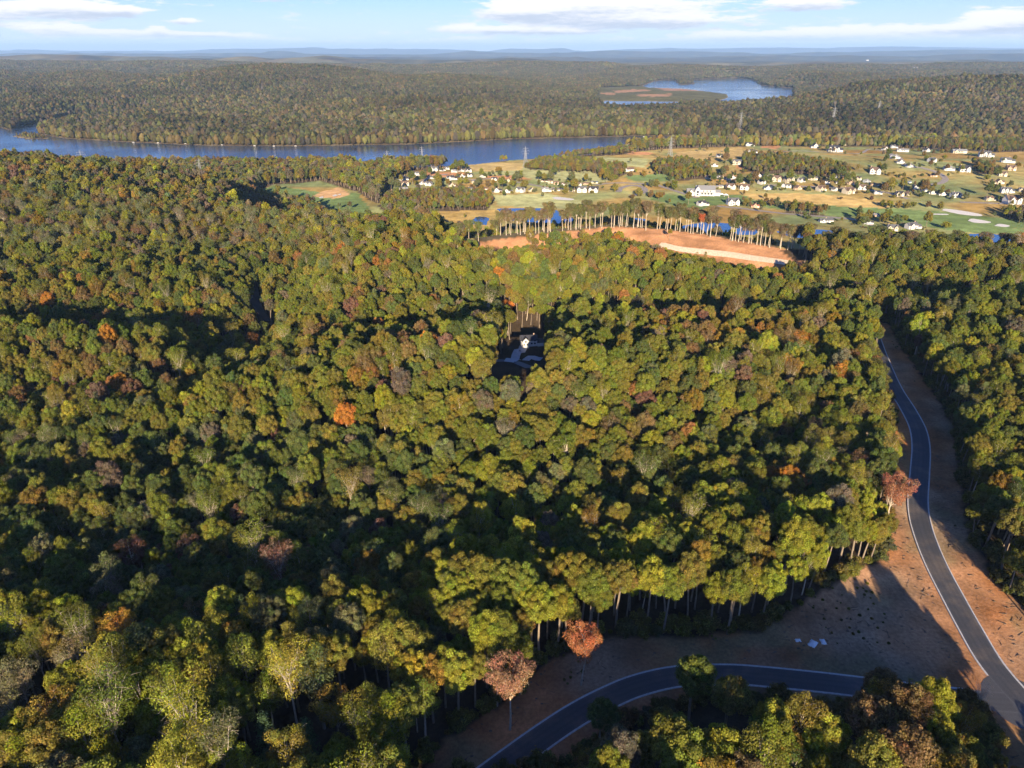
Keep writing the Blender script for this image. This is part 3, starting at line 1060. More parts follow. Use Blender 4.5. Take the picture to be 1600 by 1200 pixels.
def pine(seed, n_quads=2600):
    rng = np.random.default_rng(seed)
    P, N = [], []
    for tier in range(17):
        z = 4 + tier * 1.15
        R = 4.6 * (1 - (tier / 18.5)) ** 0.8
        nb = 7
        for b_ in range(nb):
            a = 6.283 * (b_ + rng.random() * .6) / nb + tier
            m = int(n_quads / 17 / nb)
            t = rng.random(m) ** 0.6
            x = np.cos(a) * R * t + rng.normal(0, .28, m)
            y = np.sin(a) * R * t + rng.normal(0, .28, m)
            zz = z + t * 0.9 + rng.normal(0, .22, m)
            P.append(np.stack([x, y, zz], 1))
            N.append(np.stack([np.cos(a) * .5 + 0 * t, np.sin(a) * .5 + 0 * t, 1 + 0 * t], 1) + rng.normal(0, .4, (m, 3)))
    P, N = np.concatenate(P), np.concatenate(N)
    N /= np.linalg.norm(N, axis=1)[:, None]
    V, F = leaf_quads(P, N, 0.62, rng, 0.35)
    col = np.repeat(rng.uniform(.7, 1.3, len(P))[:, None] * np.ones((1, 3)), 4, 0)
    tV, tF = make_trunk(seed, 10, [(0, 0, 21)], 0.3)
    return (tV, tF), (V, [F], col)


PROTO['pine'] = []
for sd in (5, 6):
    t_, c_ = pine(sd)
    PROTO['pine'].append((trunk_mesh('pine_trunk', *t_, M_BARK), mesh_np('pine_crown', c_[0], c_[1], M_LEAF, col=c_[2])))
    JOINED.setdefault('pine', []).append(joined_mesh('pine_whole', t_, c_, M_BARK))


def far_tree(seed):
    rng = np.random.default_rng(seed)
    iv, if_ = ico_dirs(2)
    b = 1 + fbm(iv[:, 0] * 3 + seed, iv[:, 1] * 3 + iv[:, 2] * 2, 1.6, 3, seed) * 0.7
    V = iv * b[:, None] * np.array([5.4, 5.4, 8.6]) + np.array([0, 0, 9.0])
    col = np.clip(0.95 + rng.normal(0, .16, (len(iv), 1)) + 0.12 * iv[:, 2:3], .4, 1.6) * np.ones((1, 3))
    P = iv * 1.0
    k = rng.choice(len(iv), 90)
    Pq = V[k] + iv[k] * rng.uniform(-.3, .9, 90)[:, None]
    Vq, Fq = leaf_quads(Pq, iv[k], 2.2, rng)
    cq = np.repeat(rng.uniform(.75, 1.3, 90)[:, None] * np.ones((1, 3)), 4, 0)
    v, f = tube([(0, 0, -1), (0, 0, 3)], [.4, .3], 4)
    return joined_mesh('far_tree', (v, f), (np.concatenate([V, Vq]), [if_, Fq + len(V)], np.concatenate([col, cq])), M_BARK)


def far_clump(seed, n=22, w_=46):
    """a patch of a few dozen small crowns for the woods kilometres away"""
    rng = np.random.default_rng(seed)
    iv, if_ = ico_dirs(1)
    Vs, Fs, cs = [], [], []
    b = 0
    for i in range(n):
        x, y = rng.uniform(-w_ / 2, w_ / 2, 2)
        s = rng.uniform(.8, 1.25)
        bump = 1 + rng.normal(0, .1, len(iv))
        V = iv * bump[:, None] * np.array([6.6, 6.6, 7.5]) * s + np.array([x, y, 12 + rng.uniform(-3, 4)])
        hue = 1 + rng.normal(0, .10, 3)
        cs.append(np.full((len(iv), 3), rng.uniform(.65, 1.35)) * hue)
        Vs.append(V)
        Fs.append(if_ + b)
        b += len(iv)
    return mesh_np('far_clump', np.concatenate(Vs), np.concatenate(Fs), M_LEAF, col=np.concatenate(cs))


JOINED['far'] = [far_tree(20 + i) for i in range(6)]
JOINED['clump'] = [far_clump(40 + i) for i in range(5)]

# ------------------------------------------------------------------ autumn colours (base colours of the leaves)
PAL = {
    'green': (0.146, 0.156, 0.028), 'deep green': (0.104, 0.124, 0.036), 'yellow-green': (0.230, 0.226, 0.030), 'olive': (0.184, 0.160, 0.034),
    'golden': (0.220, 0.150, 0.030), 'tan brown': (0.165, 0.112, 0.046), 'rust orange': (0.260, 0.130, 0.045), 'bright orange': (0.360, 0.165, 0.034),
    'dusky red': (0.165, 0.092, 0.062), 'grey-brown': (0.155, 0.128, 0.082), 'sage green': (0.132, 0.138, 0.060),
}
NAMES = list(PAL)
PALV = np.array([PAL[k] for k in NAMES])


def mixw(**kw):
    v = np.zeros(len(NAMES))
    for k, x in kw.items():
        v[NAMES.index(k.replace('_', ' ') if k.replace('_', ' ') in NAMES else k.replace('_', '-'))] = x
    return v / v.sum()


W_MAIN = mixw(green=40, deep_green=20, yellow_green=9, olive=24, golden=1.5, tan_brown=3, rust_orange=.7, bright_orange=.3, dusky_red=.5, grey_brown=1.5, sage_green=4)
W_WARM = mixw(green=24, deep_green=8, yellow_green=10, olive=34, golden=4, tan_brown=12, rust_orange=2.2, bright_orange=1.2, dusky_red=1.2, grey_brown=4)
W_SOUTH = mixw(green=14, deep_green=5, yellow_green=20, olive=18, golden=24, tan_brown=14, rust_orange=4, grey_brown=3)
W_EDGE = mixw(green=20, deep_green=4, yellow_green=52, olive=18, golden=4)
W_SAGE = mixw(green=12, yellow_green=8, olive=24, sage_green=34, tan_brown=9, grey_brown=10, golden=3, dusky_red=1)
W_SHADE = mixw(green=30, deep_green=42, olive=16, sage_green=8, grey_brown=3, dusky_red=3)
W_LEFTLOW = mixw(green=30, yellow_green=38, olive=14, sage_green=14, golden=3, tan_brown=1)
W_FAR = mixw(green=16, deep_green=20, olive=22, tan_brown=20, grey_brown=14, golden=5, sage_green=6)
W_BANK = mixw(golden=24, olive=22, yellow_green=22, tan_brown=18, grey_brown=10, green=8)


def pick_colours(X, Y, px, py, rng):
    n = len(X)
    wts = np.repeat(W_MAIN[None], n, 0)
    a = np.clip(fbm(X, Y, 120, 3, 201) * 3.2 + 0.2, 0, 1)[:, None]
    warm = ((px > 560) & (px < 1330) & (py > 370) & (py < 730))[:, None]
    wts = np.where(warm, wts * (1 - a) + W_WARM * a, wts)
    # the turning trees stand in drifts
    clump = np.clip(fbm(X, Y, 46, 3, 505) * 6 - .9, 0, 1)[:, None]
    hot = np.array([1 if nm_ in ('rust orange', 'bright orange', 'tan brown', 'golden', 'dusky red') else 0 for nm_ in NAMES])[None]
    wts = wts * (1 + hot * (5.5 * clump - .55))
    wts = wts / wts.sum(1, keepdims=True)
    m = (px < 560) & (py < 420)
    wts[m] = W_SAGE
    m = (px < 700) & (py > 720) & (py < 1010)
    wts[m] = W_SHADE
    m = (px < 720) & (py > 1010)
    wts[m] = W_LEFTLOW
    m = (px > 700) & (px < 1400) & (py > 840) & (py < 1040)
    wts[m] = W_EDGE * .75 + W_MAIN * .25
    m = (px > 560) & (px <= 860) & (py > 930) & (py < 1200)
    wts[m] = W_EDGE * .7 + W_MAIN * .3
    m = (px > 850) & (py > 1040) & (Y < 160)
    wts[m] = W_SOUTH
    m = (px > 700) & (px < 1060) & (py > 365) & (py < 450)
    wts[m] = W_WARM * .7 + W_MAIN * .3
    m = (Y > 700)
    wts[m] = W_SAGE * .5 + W_FAR * .5
    m = (Y > 1850)
    wts[m] = W_FAR
    m = (Y > 1450) & (Y < 2250) & (poly_dist(X, Y, river_w) < 45)
    wts[m] = W_BANK
    cum = np.cumsum(wts, 1)
    idx = (rng.random(n)[:, None] > cum).sum(1).clip(0, len(NAMES) - 1)
    # neighbours often share a kind
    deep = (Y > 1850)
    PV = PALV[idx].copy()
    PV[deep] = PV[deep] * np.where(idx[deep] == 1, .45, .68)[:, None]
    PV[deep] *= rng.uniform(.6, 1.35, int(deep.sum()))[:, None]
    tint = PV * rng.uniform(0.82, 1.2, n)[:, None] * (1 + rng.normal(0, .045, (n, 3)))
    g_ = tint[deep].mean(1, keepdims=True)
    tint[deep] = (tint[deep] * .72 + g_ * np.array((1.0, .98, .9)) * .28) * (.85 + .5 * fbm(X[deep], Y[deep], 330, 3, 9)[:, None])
    return idx, np.clip(tint, 0.01, 0.7)


# ------------------------------------------------------------------ where trees stand
LONE = [  # single trees one can point at: name, (px,py) of the foot, height m, proto, colour, label
    ('maple_tree', (908, 1070), 23, 'rust', (0.37, 0.145, 0.062), 'orange-red tree with a bare forked trunk, standing alone on the verge above the lower road'),
    ('maple_tree', (797, 1140), 27, 'rust', (0.31, 0.165, 0.10), 'pinkish rust tree on the clearing edge, below and left of the orange-red tree'),
    ('maple_tree', (1385, 832), 27, 'rust', (0.31, 0.135, 0.078), 'rust-red tree with pale limbs overhanging the left kerb of the upper road'),
    ('maple_tree', (205, 1042), 21, 'rust', (0.38, 0.22, 0.04), 'golden orange tree with pale limbs among dark trees at the lower left'),
    ('oak_tree', (1075, 1135), 29, 'broad', (0.115, 0.135, 0.030), 'green tree rising over the lower road and hiding part of its curve'),
    ('oak_tree', (1128, 1165), 28, 'broad', (0.16, 0.14, 0.035), 'olive tree just right of the green one over the lower road'),
    ('oak_tree', (938, 1172), 20, 'broad', (0.085, 0.11, 0.032), 'dark green tree by the lower kerb, left of the tree over the road'),
    ('bare_tree', (1522, 1112), 13, 'bare', (0.3, 0.2, 0.12), 'small bare tree beside the junction of the two roads'),
    ('bare_tree', (575, 1135), 15, 'bare', (0.25, 0.2, 0.15), 'grey bare-branched tree between yellow-green trees at the forest foot'),
    ('pine_tree', (430, 1215), 22, 'pine', (0.075, 0.120, 0.055), 'feathery pale green pine among the foreground broadleaf trees, left one of two'),
    ('pine_tree', (492, 1225), 22, 'pine', (0.070, 0.110, 0.045), 'feathery darker green pine, right one of the two foreground pines'),
    ('poplar_tree', (137, 1104), 22, 'thin', (0.23, 0.19, 0.095), 'thin pale tree with a long bare leaning trunk over the dark hollow'),
    ('poplar_tree', (42, 1150), 23, 'thin', (0.20, 0.19, 0.090), 'sparse pale-limbed tree at the left edge of the dark hollow'),
    ('poplar_tree', (62, 1140), 23, 'thin', (0.22, 0.20, 0.100), 'sparse sage tree just right of the pale-limbed one by the hollow'),
    ('poplar_tree', (36, 1190), 22, 'thin', (0.20, 0.185, 0.080), 'sparse olive tree lowest at the left edge of the photograph'),
    ('maple_tree', (793, 512), 22, 'rust', (0.56, 0.20, 0.045), 'bright orange spreading tree just left of the white house in the wood'),
    ('maple_tree', (868, 530), 17, 'broad', (0.30, 0.085, 0.065), 'rose-red rounded tree right of the white house in the wood'),
    ('maple_tree', (856, 562), 12, 'loose', (0.33, 0.21, 0.07), 'small golden tree standing in front of the white house, right of the drive'),
]


def scatter(y0, y1, sp, rng, xlim=None):
    ys = np.arange(y0, y1, sp * 0.9)
    P = []
    for i, y in enumerate(ys):
        half = max(170, 0.80 * y + 90)
        xs = np.arange(-half, half, sp) + (sp / 2 if i % 2 else 0)
        P.append(np.stack([xs, np.full(len(xs), y)], 1))
    P = np.concatenate(P)
    P += rng.uniform(-.36, .36, P.shape) * sp
    return P[:, 0], P[:, 1]


def build_scatter():
    rng = np.random.default_rng(99)
    recs = []
    lone_xy = []
    for nm, (px_, py_), h, pr, c, lb in LONE:
        x, y, z = ground_at(px_, py_)
        lone_xy.append((x, y))
    for (y0, y1, sp, kind) in ((-20, 330, 5.6, 'near'), (330, 700, 5.6, 'near2'), (700, 1790, 7.2, 'mid'), (1790, 3900, 10.5, 'far'), (3900, 9800, 34, 'clump')):
        X, Y = scatter(y0, y1, sp, rng)
        Z = height(X, Y)
        s = rng.normal(1.0, 0.14, len(X)).clip(.66, 1.35)
        if kind == 'clump':
            s = rng.uniform(.85, 1.15, len(X))
        s = s * (1 + 0.10 * fbm(X, Y, 60, 2, 7))
        if kind in ('near', 'near2'):
            s = s * 0.87
        if kind == 'near':     # the open-grown trees of the edges and the foreground are broader
            qx, qy, _ = project(X, Y, Z + 16)
            s = s * (1 + 0.22 * ((qy > 900) & (qx > 700)) + 0.20 * ((qy > 1010) & (qx <= 700)))
        hgt = 22.5 * s
        px, py, d = project(X, Y, Z)
        pxt, pyt, dt = project(X, Y, Z + hgt)
        keep = (pxt > -110) & (pxt < 1710) & (pyt < 1480)
        keep |= (Y < 140) & (pxt > -300) & (pxt < 1900)
        keep &= Z > -58.9
        # the upper road's clearing runs on southwards past the camera
        keep &= ~((X > 126) & (X < 176) & (Y < 150))
        # bodies of water and open country
        op = is_open(X, Y, px, py)
        jit = rng.random(len(X))
        if kind in ('mid',):
            # scrub and hedges stay lower than the woods
            lowm = in_any(px, py, WOODS)
            s = np.where(lowm & (py > 233), s * 0.62, s)
            scat = op & (jit < 0.004) & (py > 236)
            s = np.where(scat, s * 0.5, s)
            keep &= (~op) | scat
            m = poly_dist(X, Y, ponds_w[0]) < 3
            for pw in ponds_w:
                m |= poly_dist(X, Y, pw) < 4
            keep &= ~m
            # dark slope behind the crest: kept clear, trees there are placed one by one
            yr = np.interp(X, RXM, RYM)
            keep &= ~((X > -75) & (X < 760) & (Y > yr - 8) & (Y < 960) & op)
            # power line corridor
        else:
            keep &= ~op
        ycr = np.interp(X, [c[0] for c in CREST_W], [c[1] for c in CREST_W])
        keep &= ~((X > -45) & (X < 236) & (Y > ycr - np.interp(X, CWX, CWY) - 1) & (Y < ycr + 10))
        if kind == 'clump':
            keep &= ~(in_any(px, py, [TONGUE]) & (jit < .3))
        if kind == 'mid':
            keep &= ~((px > 1140) & (px < 1450) & (py < 231) & (jit < .7))
        keep &= ~((X > -70) & (X < 600) & (Y > np.interp(X, RXM, RYM) - 4) & (Y < 760) & (Y > 500))
        if kind in ('near', 'near2', 'mid'):
            keep &= ~(in_any(px, py, BARE) & (Y < 480))
            for fr in (0.0, 0.12, 0.25, 0.37, 0.5, 0.6, 0.7, 0.8, 0.88, 0.97, 1.08, 1.16):
                qx, qy, qd = project(X, Y, Z + hgt * fr)
                rad = 0 if fr < 0.4 else 2.6 * FPX / qd * (Y < 420)
                hit = np.zeros(len(X), bool)
                rad = rad * ~in_any(qx, qy, [[(925, 535), (975, 535), (975, 560), (925, 560)], [(1095, 480), (1150, 480), (1150, 505), (1095, 505)], [(625, 500), (670, 500), (670, 528), (625, 528)]])
                for sx in ((0,) if fr < 0.4 else (-rad, 0, rad)):
                    hit |= in_any(qx + sx, qy, VIS[:4] + VIS[5:]) if fr >= 0.4 else in_any(qx, qy, VIS)
                # the clay bank and the roads: only trees nearer than the ground they hide
                keep &= ~(hit & (Y < 640))
            # strip of trees at the foot of the picture is kept even where it hides part of the junction
        if kind == 'far':
            s = np.where(poly_dist(X, Y, island_w) < 6, s * .35, s)
        if kind in ('far', 'clump'):
            for poly, c, a_, b_ in PAINT:
                if a_ >= 1900:
                    keep &= ~(in_any(px, py, [poly]) & (Y > a_) & (Y < b_))
            keep &= ((poly_dist(X, Y, river_w) > 1) | (poly_dist(X, Y, island_w) < 4)) if kind == 'far' else True
            if kind == 'clump':
                keep &= (poly_dist(X, Y, lakeA_w) > 22) & (poly_dist(X, Y, lakeB_w) > 22)
        for (lx, ly) in lone_xy:
            keep &= ((X - lx) ** 2 + (Y - ly) ** 2) > 7.5 ** 2
        i = np.nonzero(keep)[0]
        X, Y, Z, s = X[i], Y[i], Z[i], s[i]
        ci, tint = pick_colours(X, Y, px[i], py[i], rng)
        recs.append(dict(kind=kind, X=X, Y=Y, Z=Z, s=s, ci=ci, tint=tint, px=px[i], py=py[i], pxt=pxt[i], pyt=pyt[i], d=d[i], rot=rng.uniform(0, 6.283, len(X))))
    return recs


RECS = build_scatter()
print('scatter', [(r['kind'], len(r['X'])) for r in RECS])


def tree_object(name, key, var, x, y, z, s, rot, tint, hscale=1.0):
    root = bpy.data.objects.new(name, None)
    COL.objects.link(root)
    root.empty_display_size = 1
    root.location = (x, y, z)
    root.rotation_euler = (0, 0, rot)
    root.scale = (s, s, s * hscale)
    tm, cm = PROTO[key][var % len(PROTO[key])]
    t = obj('trunk', tm, root)
    c = obj('crown', cm, root)
    tt = [float(tint[0]), float(tint[1]), float(tint[2]), 1.0]
    c['tint'] = tt
    return root


# instanced mass: one object holding a cloud of points, each carrying its tree
def mass(name, key_of, meshes, X, Y, Z, s, hs, rot, pid, tint, label, cat):
    me = bpy.data.meshes.new(name + '_points')
    n = len(X)
    me.vertices.add(n)
    me.vertices.foreach_set('co', np.stack([X, Y, Z], 1).astype(np.float32).ravel())
    a = me.attributes.new('tint', 'FLOAT_COLOR', 'POINT')
    a.data.foreach_set('color', np.concatenate([tint, np.ones((n, 1))], 1).astype(np.float32).ravel())
    rw = np.random.default_rng(n)
    wob = rw.uniform(.88, 1.14, n)
    tlx, tly = rw.normal(0, .06, n), rw.normal(0, .06, n)
    a = me.attributes.new('scl', 'FLOAT_VECTOR', 'POINT')
    a.data.foreach_set('vector', np.stack([s * wob, s / wob, s * hs], 1).astype(np.float32).ravel())
    a = me.attributes.new('rot', 'FLOAT_VECTOR', 'POINT')
    a.data.foreach_set('vector', np.stack([tlx, tly, rot], 1).astype(np.float32).ravel())
    a = me.attributes.new('pid', 'INT', 'POINT')
    a.data.foreach_set('value', pid.astype(np.int32))
    o = obj(name, me)
    tag(o, label, cat, kind='stuff')
    c = bpy.data.collections.new(name + '_kinds')
    for i, m in enumerate(meshes):
        q = bpy.data.objects.new('%s_%03d' % (name, i), m)
        c.objects.link(q)
    g = bpy.data.node_groups.new(name, 'GeometryNodeTree')
    g.interface.new_socket('Geometry', in_out='INPUT', socket_type='NodeSocketGeometry')
    g.interface.new_socket('Geometry', in_out='OUTPUT', socket_type='NodeSocketGeometry')
    b = NB(g)
    gi = b.n('NodeGroupInput')
    ci = b.n('GeometryNodeCollectionInfo', {'Collection': c, 'Separate Children': True, 'Reset Children': True}, transform_space='ORIGINAL')
    na = lambda nm, ty: b.n('GeometryNodeInputNamedAttribute', {'Name': nm}, data_type=ty).outputs['Attribute']
    ip = b.n('GeometryNodeInstanceOnPoints', {'Points': gi.outputs[0], 'Instance': ci.outputs[0], 'Pick Instance': True,
                                             'Instance Index': na('pid', 'INT'), 'Rotation': na('rot', 'FLOAT_VECTOR'), 'Scale': na('scl', 'FLOAT_VECTOR')})
    b.n('NodeGroupOutput', {0: ip.outputs[0]})
    md = o.modifiers.new('trees', 'NODES')
    md.node_group = g
    return o


near = RECS[0]
infr = (near['pxt'] > 5) & (near['pxt'] < 1595) & (near['pyt'] < 1175)
order = np.nonzero(infr)[0]
order = order[np.argsort(near['d'][order])][:298]
solo = np.zeros(len(near['X']), bool)
solo[order] = True

TREES = []     # (root object, px, py of crown centre, colour name, proto key) for the labels written at the end
rngk = random.Random(5)
KIND_NAME = {'broad': 'oak_tree', 'loose': 'hickory_tree', 'thin': 'poplar_tree', 'rust': 'maple_tree', 'pine': 'pine_tree', 'bare': 'bare_tree'}


def choose_key(px, py, cname):
    r = rngk.random()
    if cname in ('rust orange', 'bright orange', 'dusky red', 'golden') and r < .5:
        return 'rust'
    if px < 700 and py > 1040:
        return 'loose' if r < .36 else ('thin' if r < .44 else 'broad')
    if px > 850 and py > 1040:
        return 'loose' if r < .3 else 'broad'
    if cname in ('grey-brown', 'sage green', 'tan brown'):
        return 'loose' if r < .6 else ('thin' if r < .7 else 'broad')
    return 'loose' if r < .10 else 'broad'


ROOM = {'px': 0}
mx, my = [], []
for i in order:
    cname = NAMES[near['ci'][i]]
    key = choose_key(near['px'][i], near['py'][i], cname)
    # trees standing on the forest edge by the road show tall pale trunks
    o = tree_object(KIND_NAME[key], key, rngk.randrange(50), float(near['X'][i]), float(near['Y'][i]), float(near['Z'][i]) - .2,
                    float(near['s'][i]) * (.8 if key == 'rust' else 1), float(near['rot'][i]), near['tint'][i], rngk.uniform(1.04, 1.2))
    qx, qy, _ = project(near['X'][i], near['Y'][i], near['Z'][i] + 17)
    TREES.append((o, float(qx), float(qy), cname, key, float(near['s'][i])))
for nm, (px_, py_), h, pr, c, lb in LONE:
    x, y, z = ground_at(px_, py_)
    o = tree_object(nm, pr, rngk.randrange(50), x, y, z - .2, h / 23.5, rngk.random() * 6.28, c)
    tag(o, lb, 'tree')

# the rest of the near wood
allm = []
rest = ~solo
keys = ['broad', 'loose', 'thin']
pm = JOINED['broad'] + JOINED['loose'] + JOINED['thin'] + JOINED['pine']
offs = {'broad': 0, 'loose': len(JOINED['broad']), 'thin': len(JOINED['broad']) + len(JOINED['loose'])}
r2 = np.random.default_rng(17)


def pids(px, py, n):
    u = r2.random(n)
    pid = r2.integers(0, len(JOINED['broad']), n)
    lo = offs['loose'] + r2.integers(0, len(JOINED['loose']), n)
    th = offs['thin'] + r2.integers(0, len(JOINED['thin']), n)
    left = (px < 560) & (py < 420)
    pid = np.where((u < .14) | (left & (u < .55)), lo, pid)
    pid = np.where((u > .975) | (left & (u > .9)), th, pid)
    pid = np.where((u > .145) & (u < .15), offs['thin'] + len(JOINED['thin']), pid)
    return pid


cat_ = lambda k: np.concatenate([near[k][rest], RECS[1][k]])
n = len(cat_('X'))
mass('woodland', None, pm, cat_('X'), cat_('Y'), cat_('Z') - .2, cat_('s'), r2.uniform(1.0, 1.22, n), cat_('rot'), pids(cat_('px'), cat_('py'), n), cat_('tint'),
     'autumn woodland canopy filling the hills between the roads and the clay ridge', 'woodland')
r = RECS[2]
n = len(r['X'])
mm = JOINED['mid'] + JOINED['midloose']
u = r2.random(n)
pid = np.where(u < .45, len(JOINED['mid']) + r2.integers(0, 3, n), r2.integers(0, 6, n))
mass('valley_woods', None, mm, r['X'], r['Y'], r['Z'] - .2, r['s'], r2.uniform(.9, 1.15, n), r['rot'], pid, r['tint'],
     'woods, hedges and copses round the golf course and along the near river bank', 'woodland')
r = RECS[3]
n = len(r['X'])
mass('far_woods', None, JOINED['far'], r['X'], r['Y'], r['Z'] - .2, r['s'] * r2.uniform(.9, 1.2, n), r2.uniform(.85, 1.15, n), r['rot'], r2.integers(0, 6, n), r['tint'],
     'brown and green forest on the hills beyond the river', 'forest')
r = RECS[4]
n = len(r['X'])
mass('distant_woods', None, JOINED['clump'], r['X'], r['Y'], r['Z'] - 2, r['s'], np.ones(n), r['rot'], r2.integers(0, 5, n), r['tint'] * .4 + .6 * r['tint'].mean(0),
     'distant forest round the lake and on the hills behind it', 'forest')


# ------------------------------------------------------------------ roads, kerbs and paths
def smooth_line(pts, step=3.0):
    """Catmull-Rom through the points, then even steps"""
    P = [Vector((p[0], p[1], 0)) for p in pts]
    P = [P[0] * 2 - P[1]] + P + [P[-1] * 2 - P[-2]]
    outp = []
    for i in range(1, len(P) - 2):
        a, b_, c, d = P[i - 1], P[i], P[i + 1], P[i + 2]
        m = max(2, int((c - b_).length / step))
        for k in range(m):
            t = k / m
            outp.append(0.5 * ((2 * b_) + (-a + c) * t + (2 * a - 5 * b_ + 4 * c - d) * t * t + (-a + 3 * b_ - 3 * c + d) * t ** 3))
    outp.append(P[-2])
    return [(v.x, v.y) for v in outp]


def ribbon(name, line, o0, o1, lift, mat, drape=True, side=0.0, kind='structure', cross=2, wear=False):
    """strip between lateral offsets o0..o1 of a ground line; side>0 closes its edges down to the ground"""
    P = np.array(line)
    T = np.gradient(P, axis=0)
    T /= np.linalg.norm(T, axis=1)[:, None] + 1e-9
    Nn = np.stack([T[:, 1], -T[:, 0]], 1)          # to the right of travel
    offs = np.linspace(o0, o1, cross)
    rows = []
    for q in offs:
        XY = P + Nn * q
        Z = gheight(XY[:, 0], XY[:, 1]) if drape else np.zeros(len(P))
        rows.append(np.concatenate([XY, (Z + lift)[:, None]], 1))
    if side > 0:
        a = rows[0].copy()
        a[:, 2] -= side
        c = rows[-1].copy()
        c[:, 2] -= side
        rows = [a] + rows + [c]
    V = np.stack(rows, 1)
    n, m = V.shape[:2]
    idx = np.arange(n * m).reshape(n, m)
    f = np.stack([idx[:-1, :-1].ravel(), idx[1:, :-1].ravel(), idx[1:, 1:].ravel(), idx[:-1, 1:].ravel()], 1)
    nrm = np.cross(V[1, -1] - V[0, 0], V[0, -1] - V[0, 0])
    col = None
    if wear:      # darker wheel tracks, dusty edges
        a_ = np.abs(offs) / max(abs(o0), abs(o1))
        prof = 1 - .22 * np.exp(-((a_ - .28) / .12) ** 2) - .16 * np.exp(-((a_ - .68) / .12) ** 2) + .55 * np.clip((a_ - .86) / .14, 0, 1)
        run = 1 + .25 * vnoise(np.arange(n) / 9.0, np.zeros(n), 4)
        col = (run[:, None] * prof[None, :]).ravel()
    me = mesh_np(name, V.reshape(-1, 3), f[:, ::-1] if nrm[2] < 0 else f, mat, col=col)
    o = obj(name, me)
    tag(o, kind=kind)
    return o


def asphalt_material(worn=False):
    m, b = new_mat('asphalt')
    geo = b.n('ShaderNodeNewGeometry')
    P = geo.outputs['Position']
    n1 = b.noise(P, 3.0, 5, 0.7)
    n2 = b.noise(P, 0.10, 4, 0.6)
    c = b.mix(b.ramp(n2, 0.45, 0.72), (0.060, 0.060, 0.062), (0.13, 0.105, 0.082))
    c = b.n('ShaderNodeVectorMath', {0: c, 3: b.ramp(n1, 0.2, 0.8, 0.75, 1.25)}, operation='SCALE').outputs[0]
    if worn:
        at = b.n('ShaderNodeAttribute', attribute_name='shade', attribute_type='GEOMETRY')
        c = b.mix(1.0, c, at.outputs['Color'], 'MULTIPLY')
    p = b.n('ShaderNodeBsdfPrincipled', {'Base Color': c, 'Roughness': 0.75})
    out(b, p.outputs[0])
    return m


M_ASPH = asphalt_material()
M_ASPHW = asphalt_material(True)
M_CONC = plain_mat('concrete', (0.50, 0.48, 0.45), 0.85, 0.12, 1.5)
M_GRAVEL = plain_mat('gravel', (0.56, 0.43, 0.30), 0.95, 0.2, 0.8)
M_PATH = plain_mat('pale road', (0.30, 0.25, 0.20), 0.9, 0.15, 0.3)
M_SAND = plain_mat('white sand', (0.72, 0.66, 0.55), 0.95, 0.08, 0.4)
M_DRIVE = plain_mat('driveway', (0.42, 0.41, 0.40), 0.9, 0.08, 0.7)

lineA = smooth_line(ROAD_A_W, 2.0)
lineB = smooth_line(ROAD_B_W, 2.0)
HW = 3.35
ribbon('road', lineA, -HW, HW, 0.08, M_ASPHW, cross=17, wear=True)
# the lower road stops against the edge of the upper one
Aarr = np.array(lineA)
cut = [i for i, p in enumerate(lineB) if np.min(np.hypot(Aarr[:, 0] - p[0], Aarr[:, 1] - p[1])) < HW + 0.5]
endB = cut[0] if cut else len(lineB)
lineBfull = list(lineB)
lineB = lineB[:endB + 1]
ribbon('road', lineBfull[:endB + 4], -HW, HW, 0.06, M_ASPHW, cross=17, wear=True)
jx_, jy_ = lineBfull[endB]
q = MB()
q.add([(jx_ + 2, jy_, .04)] + [(jx_ + 2 + 8.5 * math.cos(a * math.pi / 16), jy_ + 9.5 * math.sin(a * math.pi / 16), .04) for a in range(32)], [(0, 1 + a, 1 + (a + 1) % 32) for a in range(32)])
tag(q.build('road', M_ASPH), kind='structure')
Barr = np.array(lineB)
tB = next((i for i, p in enumerate(lineA) if np.min(np.hypot(Barr[:, 0] - p[0], Barr[:, 1] - p[1])) < 9), len(lineA) - 1)
tB2 = max((i for i, p in enumerate(lineA) if np.min(np.hypot(Barr[:, 0] - p[0], Barr[:, 1] - p[1])) < 9), default=tB)
kerbs = [(lineA[:tB], 1), (lineA[tB2:], 1), (lineA, -1)]
for ln, sg in kerbs:
    if len(ln) > 3:
        ribbon('kerb', ln, sg * HW + (0 if sg > 0 else -0.48), sg * HW + (0.48 if sg > 0 else 0), 0.2, M_CONC, side=0.24)
for sg in (1, -1):
    ribbon('kerb', lineB[:-5], sg * HW + (0 if sg > 0 else -0.48), sg * HW + (0.48 if sg > 0 else 0), 0.2, M_CONC, side=0.24)


def px_line(pts, z0=0.0, step=4.0):
    return smooth_line([ground_at(x, y, z0)[:2] for x, y in pts], step)


